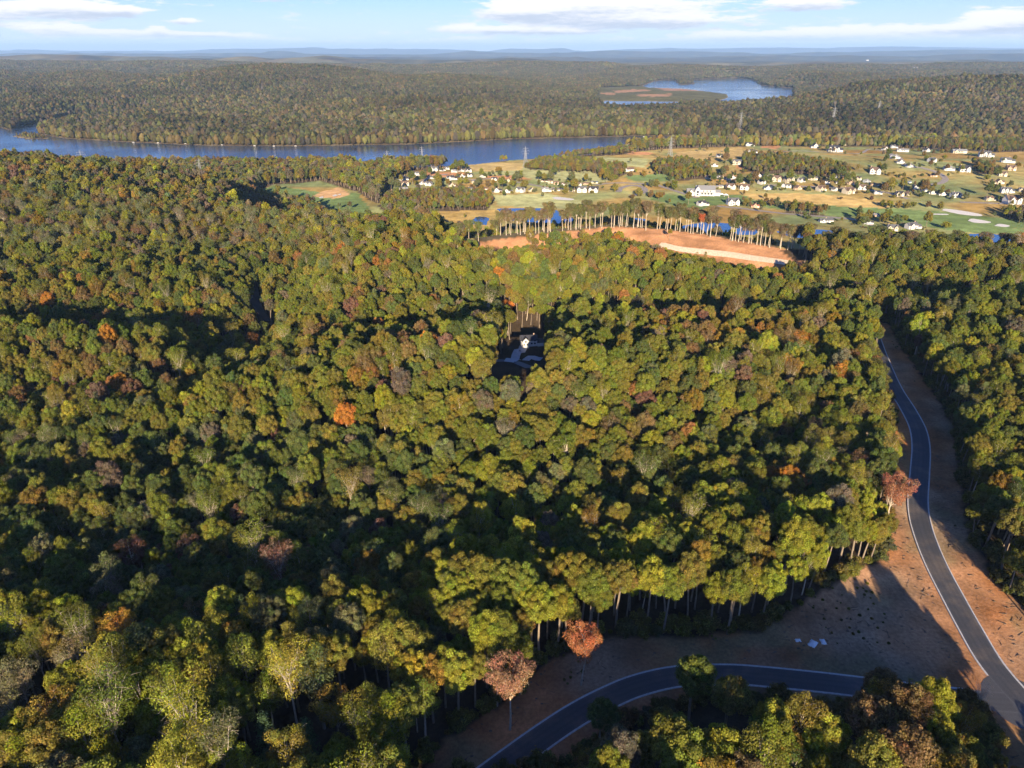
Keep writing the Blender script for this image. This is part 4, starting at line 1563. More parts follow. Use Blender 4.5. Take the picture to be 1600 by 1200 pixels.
ribbon('gravel_road', px_line([(1030, 383), (1060, 389), (1120, 396), (1180, 404), (1232, 411)], 5), -3.6, 3.6, 0.35, M_GRAVEL, cross=4)
for pts, hw, mt in [
    ([(1120, 322), (1160, 326), (1200, 331), (1240, 335), (1290, 339), (1340, 344), (1364, 353)], 4.5, M_PATH),
    ([(1392, 240), (1410, 254), (1440, 262), (1465, 270), (1477, 279), (1470, 286), (1452, 289)], 5, M_PATH),
    ([(930, 289), (960, 286), (1000, 287), (1028, 290), (1060, 300), (1090, 309)], 4, M_PATH),
    ([(966, 300), (970, 294), (985, 290), (1000, 291), (1008, 297), (1000, 303), (985, 306)], 5, M_PATH),
    ([(640, 318), (650, 300), (656, 288), (672, 277), (700, 272)], 4.5, M_PATH),
    ([(700, 281), (740, 281), (770, 279), (800, 283), (850, 292), (900, 297)], 4, M_PATH),
    ([(1200, 289), (1250, 291), (1320, 294), (1380, 300), (1420, 311)], 4, M_PATH),
    ([(1180, 240), (1240, 236), (1290, 238), (1340, 240), (1360, 233), (1390, 238)], 3.5, M_PATH),
    ([(1500, 316), (1560, 318), (1620, 322)], 4, M_PATH),
    ([(396, 436), (397, 458), (403, 480), (419, 502)], 3.4, M_ASPH),
    ([(745, 572), (770, 569), (800, 572), (830, 580)], 3.4, M_ASPH),
]:
    ribbon('road', px_line(pts, -30), -hw, hw, 0.22, mt, cross=4)
ribbon('driveway', px_line([(818, 541), (815, 549), (806, 556), (795, 567)], 0, 2), -2.6, 2.6, 0.3, M_DRIVE, cross=3)
ribbon('driveway', px_line([(800, 566), (822, 563), (846, 562)], 0, 2), -2.2, 2.2, 0.34, M_DRIVE, cross=3)

for pts in [[(1472, 329), (1476, 326.5), (1500, 329), (1532, 335), (1530, 338), (1500, 335)], [(1512, 345), (1520, 342), (1548, 347), (1540, 349), (1522, 348)],
            [(1553, 353), (1562, 350), (1578, 353), (1570, 355)], [(1455, 334), (1480, 334.5), (1480, 336), (1456, 335.5)], [(862, 309), (872, 308), (896, 311), (892, 313), (870, 312)],
            [(1584, 366), (1600, 368), (1598, 370), (1588, 368)], [(1570, 305), (1596, 308), (1594, 311), (1572, 307)], [(519, 306), (524, 304), (528, 305), (523, 307)], [(498, 309), (504, 307), (505, 309), (500, 310)],
            [(528, 304), (532, 303), (533, 304.5), (530, 305)]]:
    ws = [ground_at(x, y, -45) for x, y in pts]
    cx, cyy = sum(q[0] for q in ws) / len(ws), sum(q[1] for q in ws) / len(ws)
    vs = [(cx, cyy, hz1(cx, cyy) + 0.4)]
    k = len(ws) * 3
    ring = smooth_line([q[:2] for q in ws] + [ws[0][:2]], 3)
    for q in ring[:-1]:
        vs.append((q[0], q[1], hz1(q[0], q[1]) + 0.3))
    m = len(vs) - 1
    me = bpy.data.meshes.new('sand_bunker')
    fs = [(0, i + 1, (i + 1) % m + 1) for i in range(m)]
    me.from_pydata(vs, [], fs)
    me.materials.append(M_SAND)
    tag(obj('sand_bunker', me), kind='structure')

# ------------------------------------------------------------------ houses
WALLS = {'white': plain_mat('white siding', (0.50, 0.485, 0.46), 0.8, .04), 'cream': plain_mat('cream siding', (0.44, 0.38, 0.28), 0.8, .05),
         'tan': plain_mat('tan brick', (0.42, 0.30, 0.20), 0.85, .1), 'grey': plain_mat('grey siding', (0.36, 0.38, 0.40), 0.8, .05), 'orange': plain_mat('sheathing board', (0.55, 0.27, 0.10), 0.85, .1)}
ROOFS = {'grey': plain_mat('grey shingle', (0.095, 0.095, 0.10), 0.9, .15), 'dark': plain_mat('dark shingle', (0.035, 0.035, 0.045), 0.9, .15), 'brown': plain_mat('brown shingle', (0.12, 0.08, 0.06), 0.9, .15),
         'blue-grey': plain_mat('slate blue shingle', (0.08, 0.10, 0.14), 0.85, .12), 'red-brown': plain_mat('red brown shingle', (0.22, 0.085, 0.055), 0.9, .12), 'pale grey': plain_mat('pale grey shingle', (0.19, 0.19, 0.19), 0.9, .12)}
m_, b_ = new_mat('window glass')
p_ = b_.n('ShaderNodeBsdfPrincipled', {'Base Color': (0.03, 0.035, 0.045, 1), 'Roughness': 0.15})
out(b_, p_.outputs[0])
M_GLASS = m_
M_DOOR = plain_mat('garage door', (0.58, 0.55, 0.50), 0.7, .03)
M_TRIM = plain_mat('white trim', (0.80, 0.79, 0.76), 0.7, .03)


def gable_block(wb, rb, x0, x1, y0, y1, h, rise, axis, over=0.5, th=0.25, foot=-2.5):
    """walls with gable ends + two roof slabs; axis is the direction of the ridge"""
    if axis == 'x':
        ym = (y0 + y1) / 2
        wb.add([(x0, y0, foot), (x1, y0, foot), (x1, y1, foot), (x0, y1, foot), (x0, y0, h), (x1, y0, h), (x1, y1, h), (x0, y1, h), (x0, ym, h + rise - .05), (x1, ym, h + rise - .05)],
               [(0, 1, 5, 4), (2, 3, 7, 6), (1, 2, 6, 9, 5), (3, 0, 4, 8, 7)])
        k = rise / (ym - y0)
        for sg, ye in ((-1, y0 - over), (1, y1 + over)):
            ze = h - over * k
            rb.add([(x0 - over, ye, ze), (x1 + over, ye, ze), (x1 + over, ym, h + rise), (x0 - over, ym, h + rise), (x0 - over, ye, ze + th), (x1 + over, ye, ze + th), (x1 + over, ym, h + rise + th), (x0 - over, ym, h + rise + th)],
                   [(0, 3, 2, 1), (4, 5, 6, 7), (0, 1, 5, 4), (1, 2, 6, 5), (3, 0, 4, 7)])
    else:
        xm = (x0 + x1) / 2
        wb.add([(x0, y0, foot), (x1, y0, foot), (x1, y1, foot), (x0, y1, foot), (x0, y0, h), (x1, y0, h), (x1, y1, h), (x0, y1, h), (xm, y0, h + rise - .05), (xm, y1, h + rise - .05)],
               [(0, 1, 5, 8, 4), (2, 3, 7, 9, 6), (1, 2, 6, 5), (3, 0, 4, 7)])
        k = rise / (xm - x0)
        for sg, xe in ((-1, x0 - over), (1, x1 + over)):
            ze = h - over * k
            rb.add([(xe, y0 - over, ze), (xe, y1 + over, ze), (xm, y1 + over, h + rise), (xm, y0 - over, h + rise), (xe, y0 - over, ze + th), (xe, y1 + over, ze + th), (xm, y1 + over, h + rise + th), (xm, y0 - over, h + rise + th)],
                   [(0, 3, 2, 1), (4, 5, 6, 7), (0, 1, 5, 4), (1, 2, 6, 5), (2, 3, 7, 6), (3, 0, 4, 7)])


# each plan: blocks (x0,x1,y0,y1,h,rise,axis), windows (x, z, w, h, y), garage (x,w,y) or None, chimney (x,y,top) or None
PLANS = [
    dict(b=[(-8, 8, -4, 6, 5.2, 3.6, 'x'), (-6.5, -0.5, -6.5, 1, 5.6, 3.0, 'y'), (8, 14, -5, 4, 3.2, 2.6, 'x')],
         w=[(-3.5, 4.3, 1.8, 1.5, -6.5), (-5, 1.4, 1.2, 1.5, -6.5), (-2.2, 1.4, 1.2, 1.5, -6.5), (2.5, 1.5, 1.6, 1.6, -4), (5.5, 1.5, 1.6, 1.6, -4), (5.5, 4.0, 1.2, 1.2, -4)], g=(11, 4.8, -5), c=(5, 1.5, 10.2)),
    dict(b=[(-8, 8, -3, 7, 5.0, 4.2, 'x'), (-7.5, -2.0, -6, 2, 5.4, 3.1, 'y'), (2.0, 7.5, -6, 2, 5.4, 3.1, 'y')],
         w=[(-4.75, 4.4, 1.6, 1.6, -6), (4.75, 4.4, 1.6, 1.6, -6), (-4.75, 1.4, 2.2, 1.6, -6), (0, 1.4, 2.0, 1.9, -3)], g=(4.75, 4.2, -6), c=(-6.5, 3, 10.6)),
    dict(b=[(-5, 5, -6, 7, 5.6, 4.6, 'y'), (5, 12, -3, 5, 4.2, 2.8, 'x'), (-9.5, -5, -2, 5, 3.6, 2.2, 'x')],
         w=[(-2.4, 1.5, 1.5, 1.7, -6), (2.4, 1.5, 1.5, 1.7, -6), (0, 5.4, 2.2, 1.8, -6), (-7.2, 1.5, 1.3, 1.3, -2)], g=(8.5, 4.6, -3), c=(3.5, 4, 11.2)),
    dict(b=[(-11, 11, -4.5, 4.5, 3.4, 2.6, 'x'), (-9, -4, -6.5, 0, 3.4, 2.2, 'y')],
         w=[(-6.5, 1.4, 2.2, 1.4, -6.5), (-1.5, 1.5, 1.8, 1.3, -4.5), (2.5, 1.5, 1.8, 1.3, -4.5)], g=(8, 4.8, -4.5), c=(0, 1, 7.4)),
    dict(b=[(-10, 10, -3, 8, 6.6, 4.0, 'x'), (-9.5, -4.5, -6.5, 2, 6.4, 3.0, 'y'), (-2.2, 2.6, -5.5, 2, 6.8, 3.0, 'y'), (5.0, 9.5, -6.5, 2, 6.0, 2.8, 'y'), (10, 16, -3, 6, 3.6, 2.8, 'x')],
         w=[(-7, 4.6, 1.8, 1.7, -6.5), (-7, 1.5, 2.2, 1.7, -6.5), (0.2, 4.8, 1.7, 2.0, -5.5), (0.2, 1.3, 2.4, 2.4, -5.5), (7.25, 4.4, 1.5, 1.5, -6.5), (7.25, 1.5, 1.9, 1.7, -6.5)], g=(13, 4.8, -3), c=(-3.5, 4, 12.6)),
]
HMESH = {}


def house_parts(plan, wall, roof):
    key = (plan, wall, roof)
    if key in HMESH:
        return HMESH[key]
    P = PLANS[plan]
    wb, rb = MB(), MB()
    for i, (x0, x1, y0, y1, h, rise, ax) in enumerate(P['b']):
        gable_block(wb, rb, x0 + i * .003, x1 - i * .003, y0, y1, h + i * .004, rise, ax)
    lst = [('wall', wb.build('wall', WALLS[wall], link=False)), ('roof', rb.build('roof', ROOFS[roof], link=False))]
    for (x, z, ww, hh, y) in P['w']:
        q = MB()
        q.box(x - ww / 2, x + ww / 2, y - .06, y + .1, z - hh / 2 + .6, z + hh / 2 + .6)
        lst.append(('window', q.build('window', M_GLASS, link=False)))
    if P['g']:
        x, ww, y = P['g']
        q = MB()
        q.box(x - ww / 2, x + ww / 2, y - .05, y + .1, 0, 2.4)
        lst.append(('garage_door', q.build('garage_door', M_DOOR, link=False)))
    if P['c']:
        x, y, top = P['c']
        q = MB()
        q.box(x - .5, x + .5, y - .5, y + .5, 3, top)
        q.box(x - .62, x + .62, y - .62, y + .62, top, top + .2)
        lst.append(('chimney', q.build('chimney', WALLS['tan'], link=False)))
    HMESH[key] = lst
    return lst


PW = [27, 19, 26, 26.5, 31]
NH = [0]
HOUSES = []


def house(px_, py_, wpx, plan, wall, roof, label=None, name='house', group='houses of the valley estate', turn=None, parts=True, smin=.55, smax=1.7):
    x, y, z = ground_at(px_, py_, -40)
    d = y * CP + (CAM_Z - z) * SP
    s = min(smax, max(smin, wpx * d / FPX / PW[plan]))
    root = bpy.data.objects.new(name, None)
    COL.objects.link(root)
    root.location = (x, y, z + 0.2)
    rg = random.Random(int(px_ * 7 + py_ * 13))
    root.rotation_euler = (0, 0, (rg.uniform(-.45, .45) if turn is None else turn))
    root.scale = (s, s, s)
    for nm, me in house_parts(plan, wall, roof):
        if parts or nm in ('wall', 'roof'):
            obj(nm, me, root)
    tag(root, label, 'house', group)
    HOUSES.append((px_, py_))
    return root


ORD = ['first', 'second', 'third', 'fourth', 'fifth', 'sixth', 'seventh', 'eighth', 'ninth', 'tenth', 'eleventh', 'twelfth', 'thirteenth', 'fourteenth', 'fifteenth', 'sixteenth',
       'seventeenth', 'eighteenth', 'nineteenth', 'twentieth', 'twenty-first', 'twenty-second', 'twenty-third', 'twenty-fourth', 'twenty-fifth', 'twenty-sixth', 'twenty-seventh', 'twenty-eighth', 'twenty-ninth', 'thirtieth']
# rows: description, then houses from left to right (px, py, width px, plan, wall, roof)
ROWS = [
    ('in the upper row of the left estate', [(649, 275, 18, 4, 'white', 'grey'), (679, 267, 13, 1, 'white', 'grey'), (691, 267, 11, 2, 'white', 'dark'), (699, 265, 9, 1, 'white', 'grey'), (709, 269, 11, 0, 'white', 'pale grey'),
                                           (720, 268, 9, 2, 'white', 'grey'), (732, 269, 11, 1, 'white', 'dark')]),
    ('in the second row of the left estate', [(629, 281, 19, 0, 'grey', 'dark'), (676, 279, 18, 3, 'white', 'grey'), (704, 281, 19, 0, 'white', 'dark'), (721, 277, 14, 2, 'white', 'dark'), (734, 276, 10, 1, 'white', 'dark'),
                                            (754, 277, 12, 2, 'white', 'dark'), (772, 282, 10, 1, 'white', 'dark'), (795, 284, 7, 2, 'cream', 'brown')]),
    ('in the middle row of the left estate', [(633, 290, 14, 1, 'cream', 'brown'), (660, 288, 7, 2, 'white', 'grey'), (670, 290, 12, 1, 'white', 'grey'), (706, 291, 9, 2, 'cream', 'brown'), (741, 286, 7, 1, 'cream', 'grey')]),
    ('in the row above the left scrub', [(612, 300, 13, 3, 'tan', 'brown'), (631, 300, 15, 1, 'cream', 'pale grey'), (681, 299, 19, 3, 'cream', 'dark'), (699, 299, 15, 0, 'cream', 'brown'), (716, 299, 15, 1, 'cream', 'brown'),
                                                  (736, 300, 14, 1, 'cream', 'grey'), (757, 296, 11, 3, 'tan', 'brown')]),
    ('in the row facing the pale fairway', [(776, 300, 17, 2, 'white', 'dark'), (793, 301, 16, 2, 'white', 'grey'), (813, 300, 15, 1, 'white', 'grey'), (831, 299, 14, 2, 'cream', 'grey'), (852, 299, 18, 0, 'white', 'pale grey'), (869, 298, 12, 3, 'cream', 'grey'),
                                           (892, 299, 11, 2, 'cream', 'brown'), (909, 300, 18, 1, 'white', 'grey'), (927, 300, 17, 1, 'white', 'dark')]),
    ('in the brown-roofed row near the meadow', [(851, 284, 9, 3, 'cream', 'brown'), (860, 286, 9, 1, 'cream', 'brown'), (869, 288, 9, 1, 'tan', 'brown'), (879, 290, 10, 0, 'white', 'brown'), (904, 290, 9, 1, 'white', 'brown'),
                                                          (916, 288, 9, 3, 'tan', 'brown'), (929, 286, 13, 3, 'cream', 'blue-grey')]),
    ('among the trees between river and clubhouse', [(981, 267, 22, 3, 'white', 'brown'), (1032, 268, 13, 0, 'grey', 'pale grey'), (1042, 271, 13, 2, 'cream', 'grey'), (1054, 270, 8, 1, 'cream', 'grey')]),
    ('on the river bank left of the knoll', [(984, 235, 25, 4, 'white', 'pale grey'), (1012, 231, 18, 1, 'white', 'pale grey'), (1048, 228, 12, 1, 'white', 'grey')]),
    ('on the open knoll left of the copse', [(1124, 246, 15, 0, 'white', 'dark'), (1170, 228, 16, 0, 'white', 'dark'), (1175, 239, 16, 0, 'white', 'dark'), (1116, 260, 9, 2, 'white', 'brown'), (1151, 257, 15, 1, 'cream', 'grey')]),
    ('in the dense cluster behind the clubhouse', [(1106, 279, 8, 1, 'cream', 'brown'), (1114, 275, 9, 2, 'white', 'brown'), (1121, 279, 9, 1, 'white', 'grey'), (1128, 280, 8, 2, 'cream', 'brown'), (1138, 281, 10, 1, 'white', 'brown'),
                                                         (1144, 279, 8, 2, 'white', 'brown'), (1151, 285, 10, 0, 'cream', 'brown'), (1159, 286, 9, 1, 'cream', 'brown')]),
    ('in the front row right of the clubhouse', [(1124, 293, 15, 3, 'cream', 'pale grey'), (1141, 295, 16, 1, 'white', 'brown'), (1163, 296, 16, 1, 'white', 'brown'), (1199, 296, 15, 2, 'white', 'blue-grey'), (1231, 293, 10, 1, 'white', 'grey'), (1224, 292, 8, 2, 'white', 'grey'),
                                                (1246, 296, 16, 2, 'tan', 'brown'), (1283, 298, 16, 1, 'cream', 'brown'), (1304, 298, 6, 2, 'white', 'grey'), (1326, 302, 19, 1, 'cream', 'brown'), (1347, 296, 15, 1, 'white', 'brown'), (1370, 303, 14, 0, 'white', 'blue-grey'),
                                                (1405, 306, 14, 1, 'cream', 'dark'), (1418, 305, 10, 2, 'cream', 'brown')]),
    ('in the back row behind the long fairway', [(1177, 275, 8, 2, 'white', 'grey'), (1185, 276, 9, 2, 'white', 'grey'), (1190, 287, 12, 1, 'white', 'dark'), (1196, 278, 10, 1, 'white', 'grey'), (1213, 283, 17, 1, 'cream', 'brown'), (1232, 284, 17, 1, 'cream', 'grey'),
                                                (1252, 284, 12, 1, 'white', 'grey'), (1269, 281, 17, 2, 'cream', 'grey'), (1289, 287, 15, 2, 'white', 'dark'), (1302, 280, 12, 1, 'white', 'grey'), (1311, 287, 12, 2, 'white', 'grey'), (1320, 279, 7, 2, 'orange', 'brown'),
                                                (1329, 288, 13, 2, 'tan', 'brown'), (1341, 281, 9, 1, 'cream', 'dark'), (1353, 285, 9, 0, 'grey', 'pale grey'), (1367, 290, 15, 3, 'tan', 'brown')]),
    ('in the white terrace at the right end', [(1418, 286, 13, 3, 'grey', 'blue-grey'), (1428, 295, 14, 2, 'white', 'dark'), (1441, 299, 14, 2, 'white', 'blue-grey'), (1457, 303, 14, 2, 'white', 'grey'), (1472, 305, 14, 2, 'white', 'dark'), (1493, 308, 22, 4, 'white', 'grey')]),
    ('on the crest of the grassy knoll', [(1273, 231, 17, 2, 'white', 'dark'), (1284, 226, 7, 2, 'white', 'dark'), (1292, 226, 7, 2, 'white', 'dark'), (1302, 237, 26, 4, 'white', 'dark'), (1320, 227, 9, 1, 'cream', 'brown'), (1367, 271, 19, 1, 'white', 'brown'),
                                         (1382, 234, 13, 2, 'white', 'brown'), (1395, 231, 13, 0, 'grey', 'grey'), (1410, 237, 20, 3, 'white', 'pale grey')]),
    ('beside the winding estate road at the right', [(1397, 248, 18, 0, 'white', 'pale grey'), (1406, 255, 14, 2, 'white', 'grey'), (1420, 261, 16, 0, 'white', 'grey'), (1456, 253, 13, 1, 'white', 'grey'), (1480, 266, 19, 0, 'white', 'pale grey'), (1507, 268, 18, 1, 'white', 'dark'), (1458, 276, 6, 2, 'tan', 'brown')]),
    ('on the upper slope at the far right', [(1447, 237, 14, 2, 'white', 'dark'), (1498, 239, 25, 3, 'cream', 'pale grey'), (1511, 231, 8, 2, 'cream', 'brown'), (1527, 231, 21, 4, 'tan', 'brown'), (1538, 245, 25, 4, 'white', 'grey'), (1571, 254, 23, 0, 'white', 'grey')]),
    ('low on the right edge above the big pond', [(1579, 266, 15, 1, 'tan', 'brown'), (1566, 275, 14, 1, 'cream', 'brown'), (1560, 287, 17, 2, 'cream', 'brown'), (1571, 301, 23, 4, 'white', 'grey'), (1596, 299, 16, 0, 'cream', 'grey'), (1545, 313, 19, 0, 'cream', 'brown'), (1581, 318, 25, 1, 'white', 'brown')]),
    ('by the lane below the clubhouse', [(1096, 321, 22, 0, 'white', 'dark'), (1145, 320, 21, 1, 'white', 'grey'), (1179, 324, 13, 2, 'tan', 'red-brown'), (1197, 317, 10, 3, 'tan', 'brown'), (1290, 347, 25, 3, 'white', 'grey')]),
    ('in the tight group between the two ponds', [(1356, 350, 11, 2, 'grey', 'dark'), (1366, 338, 18, 3, 'tan', 'pale grey'), (1373, 362, 15, 1, 'tan', 'grey'), (1394, 360, 18, 1, 'cream', 'grey'), (1424, 357, 28, 0, 'white', 'grey')]),
]
PLAN_WORD = ['winged', 'twin-gabled', 'tall-gabled', 'long low', 'large many-gabled']
for desc, hs in ROWS:
    hs = sorted(hs, key=lambda q: q[0])
    for k, (hx, hy, wpx, plan, wl, rf) in enumerate(hs):
        house(hx, hy, wpx, plan, wl, rf, '%s %s house, %s from left %s' % (PLAN_WORD[plan], wl, ORD[k], desc))

# houses showing through the near wood
house(826, 538, 44, 0, 'white', 'dark', 'white house with dark roof and drive in the clearing of the near wood', turn=0.1, group='houses in the near wood')
house(649, 521, 26, 3, 'grey', 'dark', 'dark roof half hidden in the wood, left of the white house in the clearing', turn=-.2, group='houses in the near wood')
house(1124, 499, 30, 3, 'grey', 'dark', 'dark roof half hidden in the wood, farthest right of the woodland houses', turn=.2, group='houses in the near wood')
house(954, 554, 26, 3, 'grey', 'grey', 'grey roof in the wood just right of the white house in the clearing', turn=.4, group='houses in the near wood')

# far houses across the river: walls and roof are all that can be seen
FARH = [(306, 127, 7, 'alone in the brown forest at the upper left'), (332, 214, 10, 'between riverside trees above the left docks'), (356, 137, 7, 'left one of two at the end of the hillside track'), (372, 136, 7, 'right one of two at the end of the hillside track'),
        (431, 216, 11, 'by the bank above the middle dock, left one of two'), (449, 215, 7, 'by the bank above the middle dock, right one of two'), (569, 144, 8, 'in the woods high above the river bend'), (634, 194, 11, 'long and low above the middle of the bank'),
        (699, 150, 6, 'small, above the pair in the far woods'), (699, 166, 9, 'left one of the pair in the far woods'), (713, 167, 9, 'right one of the pair in the far woods'), (709, 192, 7, 'partly hidden above the far bank, left'), (727, 196, 7, 'partly hidden above the far bank, right'),
        (766, 150, 9, 'at the right end of the scattered far settlement'), (744, 153, 8, 'in the middle of the scattered far settlement'), (806, 148, 10, 'at the edge of the dark hill left of the lake'), (816, 143, 6, 'above and right of the one at the dark hill edge'),
        (857, 203, 11, 'alone above the yellow far bank'), (1019, 117, 8, 'alone on the lake shore'), (1080, 106, 6, 'first of the line above the lake'), (1103, 108, 6, 'second of the line above the lake'),
        (1115, 108, 6, 'third of the line above the lake'), (1128, 107, 6, 'fourth of the line above the lake'), (1139, 107, 7, 'fifth of the line above the lake'), (1145, 168, 12, 'below the lake at the forest edge'), (1032, 211, 7, 'small, at the right end of the far bank'),
        (1044, 209, 10, 'brown-roofed, at the right end of the far bank'), (1104, 204, 7, 'in trees above the clay bank'), (1441, 144, 17, 'large, on the hilltop meadow'), (1429, 110, 8, 'on the far crest above the hilltop meadow'), (1283, 101, 4, 'left one of the group on the hazy plain'),
        (1355, 95, 4, 'brightest one of the town on the hazy plain'), (1376, 99, 4, 'right one of the group on the hazy plain')]
for (hx, hy, wpx, ds) in FARH:
    house(hx, hy, wpx, 3 if wpx > 8 else 1, 'white', 'grey' if wpx < 9 else 'brown', 'far white house ' + ds, group='far houses across the river', parts=False, turn=0.0, smax=4.5)


# the clubhouse: tall white gables under a broad grey roof, with a low wing and white awnings
def clubhouse():
    x, y, z = ground_at(1096, 305, -40)
    root = bpy.data.objects.new('clubhouse', None)
    COL.objects.link(root)
    root.location = (x, y, z + .3)
    root.rotation_euler = (0, 0, -.12)
    root.scale = (1.05, 1.05, 1.05)
    wb, rb = MB(), MB()
    gable_block(wb, rb, -9, 19, -4, 12, 8.2, 5.2, 'x')
    gable_block(wb, rb, -10.5, -3.5, -9, 4, 9.0, 5.0, 'y')
    gable_block(wb, rb, -22, -10.51, -5, 6, 5.2, 4.0, 'x')
    gable_block(wb, rb, -19, -13.5, -8, 0, 5.4, 3.4, 'y')
    gable_block(wb, rb, 19.01, 27, -2, 8, 4.4, 3.0, 'x')
    wb.build('wall', WALLS['white'], root)
    rb.build('roof', ROOFS['pale grey'], root)
    for (wx, wz, ww, hh, wy) in [(-7, 5.5, 3.2, 3.5, -9), (-7, 1.6, 3.0, 2.2, -9), (-16.2, 2.2, 2.6, 2.4, -8), (0, 2.4, 2.6, 2.8, -4), (4.5, 2.4, 2.6, 2.8, -4), (9, 2.4, 2.6, 2.8, -4), (13.5, 2.4, 2.6, 2.8, -4), (2, 6, 2, 1.6, -4), (7, 6, 2, 1.6, -4), (12, 6, 2, 1.6, -4)]:
        q = MB()
        q.box(wx - ww / 2, wx + ww / 2, wy - .08, wy + .1, wz - hh / 2 + .4, wz + hh / 2 + .4)
        q.build('window', M_GLASS, root)
    for px_ in (-1.5, 3, 7.5, 12, 16.5):
        q = MB()
        q.bar((px_, -6.2, -1), (px_, -6.2, 4.3), .25)
        q.build('column', M_TRIM, root)
    q = MB()
    q.box(-2.5, 18, -7, -4.02, 4.3, 4.7)
    q.build('porch_roof', ROOFS['pale grey'], root)
    tag(root, 'large white clubhouse with tall gables and a broad pale grey roof', 'clubhouse')
    for i, (ox, oy) in enumerate(((1119, 306), (1127, 306), (1134, 307))):
        ax, ay, azz = ground_at(ox, oy, -40)
        t = bpy.data.objects.new('awning', None)
        COL.objects.link(t)
        t.location = (ax, ay, azz)
        q = MB()
        q.add([(-3.5, -3.5, 2.6), (3.5, -3.5, 2.6), (3.5, 3.5, 2.6), (-3.5, 3.5, 2.6), (0, 0, 4.4)], [(0, 1, 4), (1, 2, 4), (2, 3, 4), (3, 0, 4), (3, 2, 1, 0)])
        q.build('canopy', M_TRIM, t)
        for sx in (-3.3, 3.3):
            for sy in (-3.3, 3.3):
                p = MB()
                p.bar((sx, sy, -.5), (sx, sy, 2.6), .12)
                p.build('post', M_TRIM, t)
        tag(t, 'white awning on posts right of the clubhouse, %s from the building' % ORD[i], 'awning', 'awnings beside the clubhouse')


clubhouse()
M_STEEL = plain_mat('galvanised steel', (0.24, 0.24, 0.24), 0.5, .05)


# ------------------------------------------------------------------ transmission towers
def tower_meshes():
    H = 40.0
    legs = MB()
    w0, w1 = 3.6, 0.9

    def c(z, i):
        w_ = w0 + (w1 - w0) * min(1, z / 30)
        sx, sy = ((-1, -1), (1, -1), (1, 1), (-1, 1))[i]
        return (sx * w_, sy * w_, z)
    r = .22
    for i in range(4):
        legs.bar(c(-1.5, i), c(30, i), r, r, 4)
        legs.bar(c(30, i), (0, 0, H), r, .1, 4)
    zs = [0, 6.5, 12.5, 18, 23, 27, 30]
    for a, b__ in zip(zs[:-1], zs[1:]):
        for i in range(4):
            j = (i + 1) % 4
            legs.bar(c(a, i), c(b__, j), .12, .12, 3)
            legs.bar(c(a, j), c(b__, i), .12, .12, 3)
            legs.bar(c(b__, i), c(b__, j), .1, .1, 3)
    arms = []
    for z, half in ((26, 6.8), (30.5, 8.2), (35, 6.0)):
        q = MB()
        for s in (-1, 1):
            q.bar((0, -.6, z), (s * half, 0, z), .16, .1, 4)
            q.bar((0, .6, z), (s * half, 0, z), .16, .1, 4)
            q.bar((0, 0, z + 1.9), (s * half, 0, z), .13, .1, 4)
            q.bar((s * half, 0, z), (s * half, 0, z - 2.2), .12, .12, 4)
        arms.append(q.build('crossarm', M_STEEL, link=False))
    return legs.build('lattice_mast', M_STEEL, link=False), arms


TM, TA = tower_meshes()
TOWERS = [(132, 268, 'on the wooded hill at the far left', 1.0), (316, 283, 'in the dark valley behind the wooded hill', 1.0), (606, 259, 'in the riverside wood left of the estate', .8), (660, 253, 'on the near bank in front of the river, left', .85),
          (821, 262, 'beside the meadow in the middle of the valley', 1.0), (1046, 252, 'above the woods between river bank and clubhouse', 1.15), (1156, 202, 'on the far hillside above the clay bank', 1.2), (1300, 197, 'in the far hillside clearing', 1.35),
          (1371, 180, 'farther up the far hillside, right of the clearing', 1.1), (1118, 320, 'short one beside the lane below the clubhouse', .0)]
TPOS = []
for (tx, ty, ds, sc) in TOWERS:
    if sc <= 0:
        continue
    x, y, z = ground_at(tx, ty, -45)
    t = bpy.data.objects.new('transmission_tower', None)
    COL.objects.link(t)
    t.location = (x, y, z)
    t.scale = (sc, sc, sc)
    t.rotation_euler = (0, 0, 0.5)
    obj('lattice_mast', TM, t)
    for a in TA:
        obj('crossarm', a, t)
    tag(t, 'steel lattice transmission tower ' + ds, 'pylon', 'transmission towers')
    TPOS.append((x, y, z, sc))


def wires(i, j, label):
    q = MB()
    for za, half in ((23.8, 6.8), (28.3, 8.2), (32.8, 6.0)):
        for s in (-1, 1):
            def at(k):
                x, y, z, sc = TPOS[k]
                return Vector((x + s * half * sc * math.cos(.5), y + s * half * sc * math.sin(.5), z + za * sc))
            a, b__ = at(i), at(j)
            pts = [a.lerp(b__, t / 10) - Vector((0, 0, 4 * (14 if (b__ - a).length > 400 else 8) * (t / 10) * (1 - t / 10))) for t in range(11)]
            for p, r_ in zip(pts[:-1], pts[1:]):
                q.bar(p, r_, .045, .045, 3)
    o = q.build('power_line', M_STEEL)
    tag(o, label, 'power line')


wires(0, 1, 'six thin sagging wires between the two left hill towers')
wires(1, 2, 'thin sagging wires crossing the shaded valley to the riverside tower')


# ------------------------------------------------------------------ boat docks on the far bank
def dock_meshes():
    dk, rf, ps = MB(), MB(), MB()
    dk.box(-5, 5, -4, 8, .7, 1.0)
    rf.add([(-5.5, -4.5, 3.6), (5.5, -4.5, 3.6), (5.5, 4.5, 3.6), (-5.5, 4.5, 3.6), (-5.5, 0, 5.4), (5.5, 0, 5.4)], [(0, 1, 5, 4), (2, 3, 4, 5), (1, 2, 5), (3, 0, 4), (0, 3, 2, 1)])
    for x in (-4.6, 4.6):
        for y in (-3.8, 0, 3.8):
            ps.bar((x, y, -3), (x, y, 3.6), .18, .18, 5)
    return dk.build('deck', WALLS['cream'], link=False), rf.build('roof', M_TRIM, link=False), ps.build('post_frame', M_TRIM, link=False)


DM = dock_meshes()

